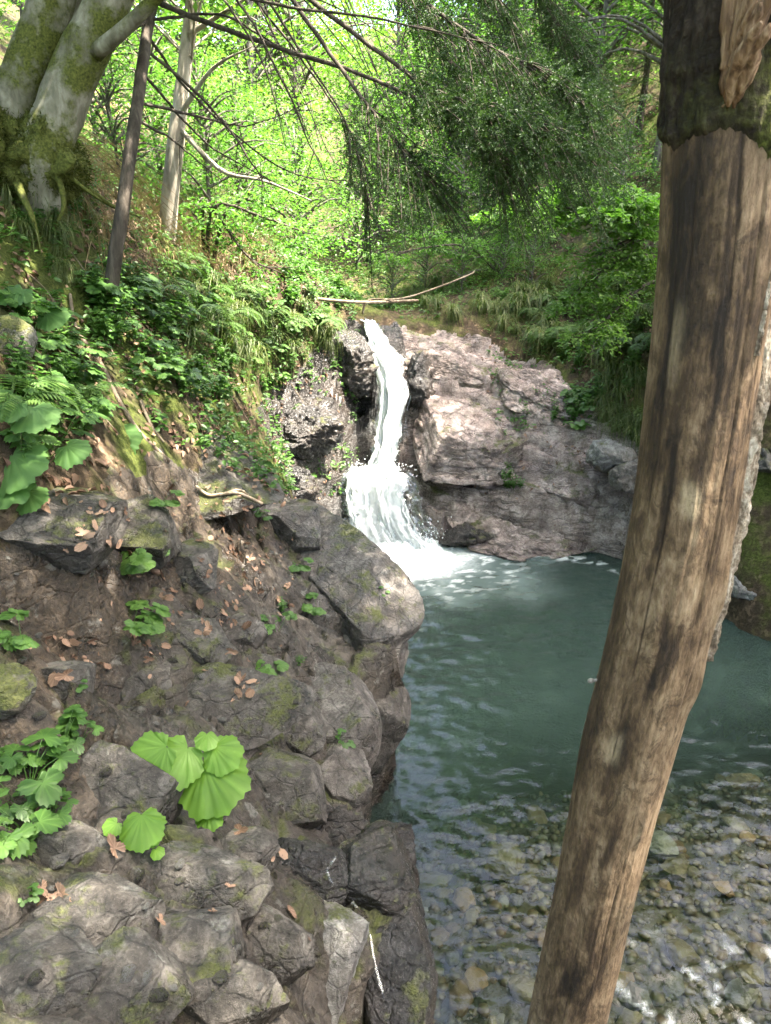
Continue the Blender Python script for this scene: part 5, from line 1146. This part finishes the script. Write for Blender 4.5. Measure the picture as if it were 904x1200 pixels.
butterbur('butterbur plant with one very large round bright leaf, at the lower middle of the outcrop', (215, 935), [(250, 918, 82, .5, .9), (205, 893, 62, -.5, .9), (178, 885, 52, -1.0, .8), (262, 885, 46, .9, .9), (242, 868, 26, .1, .8), (245, 960, 34, .2, .7), (172, 915, 26, -.9, .7), (190, 925, 24, -.2, .7)])
butterbur('smaller butterbur below it with one heart-shaped leaf and tiny ones', (150, 985), [(166, 972, 52, .2, .9), (131, 970, 22, -.7, .8), (124, 992, 18, -.8, .7), (130, 1000, 16, -.2, .7), (185, 1000, 16, .5, .7), (180, 985, 16, .9, .7)])
butterbur('butterbur with large drooping leaves at the left edge above the dark hollow', (22, 560), [(20, 548, 72, .5, .9), (8, 575, 60, .1, .8), (36, 585, 40, .5, .6), (40, 488, 56, .3, .8), (85, 530, 42, .7, .7), (10, 480, 40, -.4, .9)])
butterbur('butterbur with pale broad leaves on the mossy slope at the far left', (40, 395), [(15, 345, 42, -.4, .9), (62, 372, 38, .8, .9), (40, 440, 40, .2, .9), (100, 470, 40, .8, .8), (20, 460, 46, -.3, .9), (140, 518, 52, .9, .8), (70, 500, 44, .3, .8)])

# dry leaves: single ones on the outcrop, litter as one mass on the slope
def dry_mesh(seed):
    r = np.random.default_rng(seed); b = MB(); outline_leaf(b, np.zeros(3), np.array([0, 1., 0]), np.array([0, 0, 1.]), 1., 'lobed' if seed % 3 == 0 else 'round', r.uniform(.3, .8), r, r.uniform(-.9, .9)); m = b.mesh('dry_leaf')
    for v in m.vertices: v.co.x *= .62
    return m
DM = [dry_mesh(k) for k in range(5)]
cl = [(280, 650, 26, 22, 24), (300, 640, 16, 30, 14), (180, 745, 14, 12, 10), (285, 805, 6, 8, 6), (265, 715, 14, 24, 12), (255, 590, 30, 16, 14), (115, 605, 20, 12, 9), (105, 770, 8, 8, 3), (60, 760, 20, 16, 8), (200, 690, 60, 60, 18), (330, 700, 14, 20, 7), (60, 1050, 16, 12, 4), (230, 1000, 90, 70, 9)]
for a, b_, sx, sy, n in cl:
    for k in range(int(n * 1.9)):
        h, nn, d = hit(pr.normal(a, sx), pr.normal(b_, sy))
        if h is None or h[2] < .5: continue
        o = obj('dry_leaf', DM[pr.integers(0, 5)], M_DRY, loc=h + nn * .006); s_ = .018 + .05 * pr.random() ** 1.4; o.scale = (s_,) * 3
        o.rotation_euler = (Vector((0, 0, 1)).rotation_difference(Vector(nn)).to_matrix() @ Euler((pr.normal(0, .35), pr.normal(0, .35), pr.uniform(0, 6.28))).to_matrix()).to_euler()
        tag(o, 'fallen dry brown leaf lying on the left rock outcrop', 'leaf', 'dry leaves on the outcrop')
def soil_points(n, xr, yr, seed, cond=None):
    r = np.random.default_rng(seed); out = []
    while len(out) < n:
        x, y = r.uniform(*xr), r.uniform(*yr)
        if pool_sd(np.array([[x, y]]))[0] < .15: continue
        h, nn = drop(x, y)
        if cond and not cond(h): continue
        out.append((h, nn))
    return out
def is_soil(h):
    a, c, d = project(h); ln = np.interp(a[0], [0, 110, 190, 250, 300, 330], [610, 575, 515, 540, 565, 580]); return c[0] < ln + 5 or a[0] > 440
def litter():
    b = MB(); r = np.random.default_rng(12)
    pts = soil_points(5200, (-5, -.6), (3.2, 11), 5, is_soil) + soil_points(900, (1.2, 5.5), (9.6, 14), 6)
    C = np.array([p[0] for p in pts]); N = np.array([p[1] for p in pts]); n = len(C)
    D = np.cross(N, r.normal(0, 1, (n, 3))); L = r.uniform(.035, .075, n)
    leaves(b, C + N * .012, N + r.normal(0, .3, (n, 3)), D, L, L * .6, r.random(n), fold=.3, six=True)
    tag(obj('leaf_litter', b.mesh('leaf_litter'), M_DRY), 'brown dead leaf litter scattered over the wooded slopes', 'leaf litter', kind='stuff')
    b = MB(); pts = soil_points(5000, (-4.6, -.4), (5.2, 13), 7, is_soil) + soil_points(1700, (1.5, 6), (10.2, 15), 8) + soil_points(900, (-2, 1.5), (12.2, 16), 10)
    for h, nn in pts:
        m = r.integers(3, 7); a = r.uniform(0, 6.28, m); s_ = r.uniform(.03, .075)
        hgt = r.uniform(.02, .14); leaves(b, np.tile(h + [0, 0, hgt], (m, 1)) + r.normal(0, .02, (m, 3)), np.tile([0, -.25, 1.], (m, 1)) + r.normal(0, .3, (m, 3)), np.stack([np.cos(a), np.sin(a), r.normal(-.2, .2, m)], 1), s_, s_ * .6, np.clip(r.normal(.45, .2), 0, 1), six=True)
    tag(obj('ground_cover', b.mesh('ground_cover'), M_HERB), 'low green ground cover over the wooded slopes', 'ground cover', kind='stuff')
    b = MB(); pts = soil_points(1500, (-6, -1.6), (6.2, 11.5), 9, lambda h: 60 < project(h)[0][0] < 380 and project(h)[1][0] < 330)
    for h, nn in pts:
        ln = r.uniform(.25, .75); d = np.array([r.normal(.35, .4), r.normal(-.3, .3), 0]); T = bez([h, h + d * ln * .3 + [0, 0, ln * .35], h + d * ln * .8 + [0, 0, ln * .05], h + d * ln * 1.1 + [0, 0, -ln * .3]], 6)
        s_ = np.cross(T[-1] - T[0], [0, 1, .2]); s_ /= np.linalg.norm(s_) + 1e-6; w = np.linspace(.004, .0015, 6)[:, None]; V = np.stack([T - s_ * w, T + s_ * w], 1).reshape(-1, 3); i = np.arange(5) * 2
        b.add(V, [np.stack([i, i + 1, i + 3, i + 2], 1)], r.random())
    tag(obj('dry_grass', b.mesh('dry_grass'), M_STRAW), 'straw-coloured dry grass hanging over the bank under the beech', 'dry grass', kind='stuff')
litter()
# dead wood
M_DRIFT = bark_mat('pale_driftwood', (.16, .11, .07), (.34, .26, .18), (.50, .41, .31), (12, 12, 3))
M_DEAD = bark_mat('dead_branch_wood', (.06, .045, .03), (.16, .125, .09), (.28, .23, .17), (10, 10, 3))
def stick(name, label, path, r0, r1, mat, cat='branch', lift=1.0, twigs=(), wob=.25, n=26):
    T = bez([P(*p) for p in path], n); b = MB(); L = T[0].copy(); b.tube(T - L, np.linspace(r0, r1, n), 8, wob=wob)
    for tp, ra in twigs: q = bez([P(*p) for p in tp], 8); b.tube(q - L, np.linspace(ra, ra * .4, 8), 6, wob=wob)
    return tag(obj(name, b.mesh(name), mat, loc=L), label, cat)
def on(px, py, off=.015):
    h, n, d = hit(px, py); return (px, py, h[1] - off * 1.2)
stick('fallen_log', 'thin fallen log bridging the stream above the waterfall', [(292, 333, 10.4), (350, 347, 11.0), (420, 354, 11.4), (490, 352, 11.8)], .030, .018, M_DEAD, 'log')
stick('dead_branch', 'bare pale branch crossing the head of the falls from log to right bank', [(425, 368, 11.7), (432, 352, 11.6), (470, 350, 11.6), (510, 338, 11.7), (550, 322, 11.9), (556, 318, 12)], .017, .010, M_DEAD, twigs=[([(519, 336, 11.73), (519, 325, 11.73)], .01)])
stick('driftwood_stick', 'pale curved driftwood stick lying on the outcrop', [on(230, 570), on(245, 580), on(262, 579), on(280, 578), on(308, 590)], .012, .011, M_DRIFT, 'stick', twigs=[([on(262, 579), on(280, 574), on(292, 580)], .012)])
stick('dead_branch', 'long bare dead branch lying down the left slope to the outcrop', [on(82, 345), on(90, 385), on(118, 425), on(140, 470), on(165, 508), on(198, 540)], .013, .017, M_DEAD)
stick('dead_branch', 'short brown dead branch beside the foot of the spruce trunk', [on(165, 470), on(178, 500), on(192, 518)], .014, .008, M_DEAD)
stick('dead_branch', 'thin dead branch lying across the slope left of the spruce trunk', [on(20, 372), on(70, 382), on(125, 388)], .016, .009, M_DEAD)
hp = [hit(*p) for p in [(402, 985), (395, 1003), (384, 1020), (392, 1040), (415, 1062), (432, 1095), (440, 1130), (452, 1170)]]; hp = [h[0] + h[1] * .006 for h in hp if h[0] is not None]
T = bez(hp, 30); b = MB(); b.tube(T - T[0], .006 + .006 * np.abs(noise(np.arange(30)[:, None] * np.array([.35, 0, 0]), 4)), 8, wob=.6)
t = NT('clear_trickle'); tr_ = t.n('ShaderNodeBsdfTransparent'); gl_ = t.n('ShaderNodeBsdfGlossy'); gl_.inputs['Roughness'].default_value = .12; wd_ = t.bsdf((.7, .74, .76), .3)
M_TRICK = t.done(t.mixs(t.ramp(t.noise(t.pos('Object'), 45, 4, .6), [(.56, .0), (.75, .45)]), t.mixs(.10, tr_.outputs[0], gl_.outputs[0]), wd_))
tag(obj('water_trickle', b.mesh('water_trickle'), M_TRICK, loc=T[0]), 'thin trickle of water running down the dark wet rock into the pool, bottom centre', 'trickle')
for k in range(26):
    px, py = pr.uniform(60, 400), pr.uniform(290, 470); h, n, d = hit(px, py)
    if h is None: continue
    a = pr.uniform(0, 3.14); l = pr.uniform(.15, .5); e = np.array([math.cos(a), math.sin(a) * .5, 0]); b = MB()
    p2 = drop(*(h + e * l)[:2])[0]; T = bez([[0, 0, .02], (p2 - h) / 2 + [0, 0, .06], p2 - h + [0, 0, .03]], 8); b.tube(T, np.linspace(.006, .003, 8), 5, wob=.3)
    tag(obj('twig', b.mesh('twig'), M_DEAD, loc=h), 'thin dead twig lying on the leafy left slope', 'twig', 'twigs on the left slope')

c_ = hit(150, 185)[0] + np.array([.1, .2, .12])  # mound for the dark hollow; its shade is put into the earth colour
o = obj('shade_toned_bank', rock_mesh('shade_toned_bank', (.8, .5, .5), 501, sub=6, cuts=8, amp=.07), rock_mat('shade_toned_earth', (.008, .006, .004), (.02, .015, .010), (.042, .032, .022), moss=.45, scale=1.5), loc=c_); o.rotation_euler = (0, R(18), R(-14))
tag(o, 'earth bank toned near-black for the shaded hollow, with hanging dry grass, between the beech and the two slender trunks', 'earth bank')
b = MB(); r = np.random.default_rng(19)
for k in range(360):
    h = c_ + np.array([r.uniform(-.8, .9), r.uniform(-.45, .1), .42 + r.uniform(-.12, .2)]); h[2] -= .3 * (h[0] - c_[0]); ln = r.uniform(.3, .9); d = np.array([r.normal(.25, .5), -r.uniform(.2, .8), 0])
    T = bez([h, h + d * ln * .4 + [0, 0, ln * .2], h + d * ln * .7 + [0, 0, -ln * .25], h + d * ln * .8 + [0, 0, -ln * .7]], 7); s_ = np.array([1, .2, 0.]); w_k = np.linspace(.0035, .0012, 7)[:, None]
    V = np.stack([T - s_ * w_k, T + s_ * w_k], 1).reshape(-1, 3); i = np.arange(6) * 2; b.add(V, [np.stack([i, i + 1, i + 3, i + 2], 1)], r.random())
tag(obj('hanging_straw', b.mesh('hanging_straw'), M_STRAW), 'tangle of straw-coloured stems hanging over the shade-toned earth bank', 'dry grass', kind='stuff')
# ------------------------------------------------------------------ light, sky, camera
SUN = np.array([.42, -.05, .90]); SUN /= np.linalg.norm(SUN)
ld = bpy.data.lights.new('sun', 'SUN'); ld.energy = 3.0; ld.angle = R(.5); ld.color = (1, .95, .86)
lo = bpy.data.objects.new('sun', ld); COL.objects.link(lo); lo.rotation_euler = Vector(SUN).to_track_quat('Z', 'Y').to_euler(); lo.location = (8, 6, 20)
w = bpy.data.worlds.new('World'); SC.world = w; w.use_nodes = True; nt = w.node_tree; nt.nodes.clear()
sky = nt.nodes.new('ShaderNodeTexSky'); sky.sky_type = 'NISHITA'; sky.sun_disc = False; sky.sun_elevation = math.asin(SUN[2]); sky.sun_rotation = math.atan2(SUN[0], SUN[1]); sky.dust_density = 4; sky.ozone_density = .5; sky.air_density = .8
bg = nt.nodes.new('ShaderNodeBackground'); bg.inputs[1].default_value = .15; wo = nt.nodes.new('ShaderNodeOutputWorld')
nt.links.new(sky.outputs[0], bg.inputs[0]); nt.links.new(bg.outputs[0], wo.inputs[0])
cd = bpy.data.cameras.new('camera'); cam = bpy.data.objects.new('camera', cd); COL.objects.link(cam); SC.camera = cam
cam.location = (0, 0, CAMZ); cam.rotation_euler = (R(90) - PITCH, 0, 0); cd.sensor_fit = 'VERTICAL'; cd.sensor_height = 24; cd.lens = 24 * FPX / 1200; cd.clip_end = 400; cd.clip_start = .02; cd.dof.use_dof = True; cd.dof.focus_distance = 2.5; cd.dof.aperture_fstop = 9
vs = SC.view_settings; vs.view_transform = 'Standard'; vs.look = 'None'; vs.gamma = 1; vs.exposure = EXPOSURE; vs.use_white_balance = True; vs.white_balance_temperature = 6900
SC.render.engine = 'CYCLES'; cy = SC.cycles; cy.use_denoising = True; cy.max_bounces = 8; cy.transparent_max_bounces = 16; cy.caustics_reflective = False; cy.caustics_refractive = False; cy.sample_clamp_indirect = 6
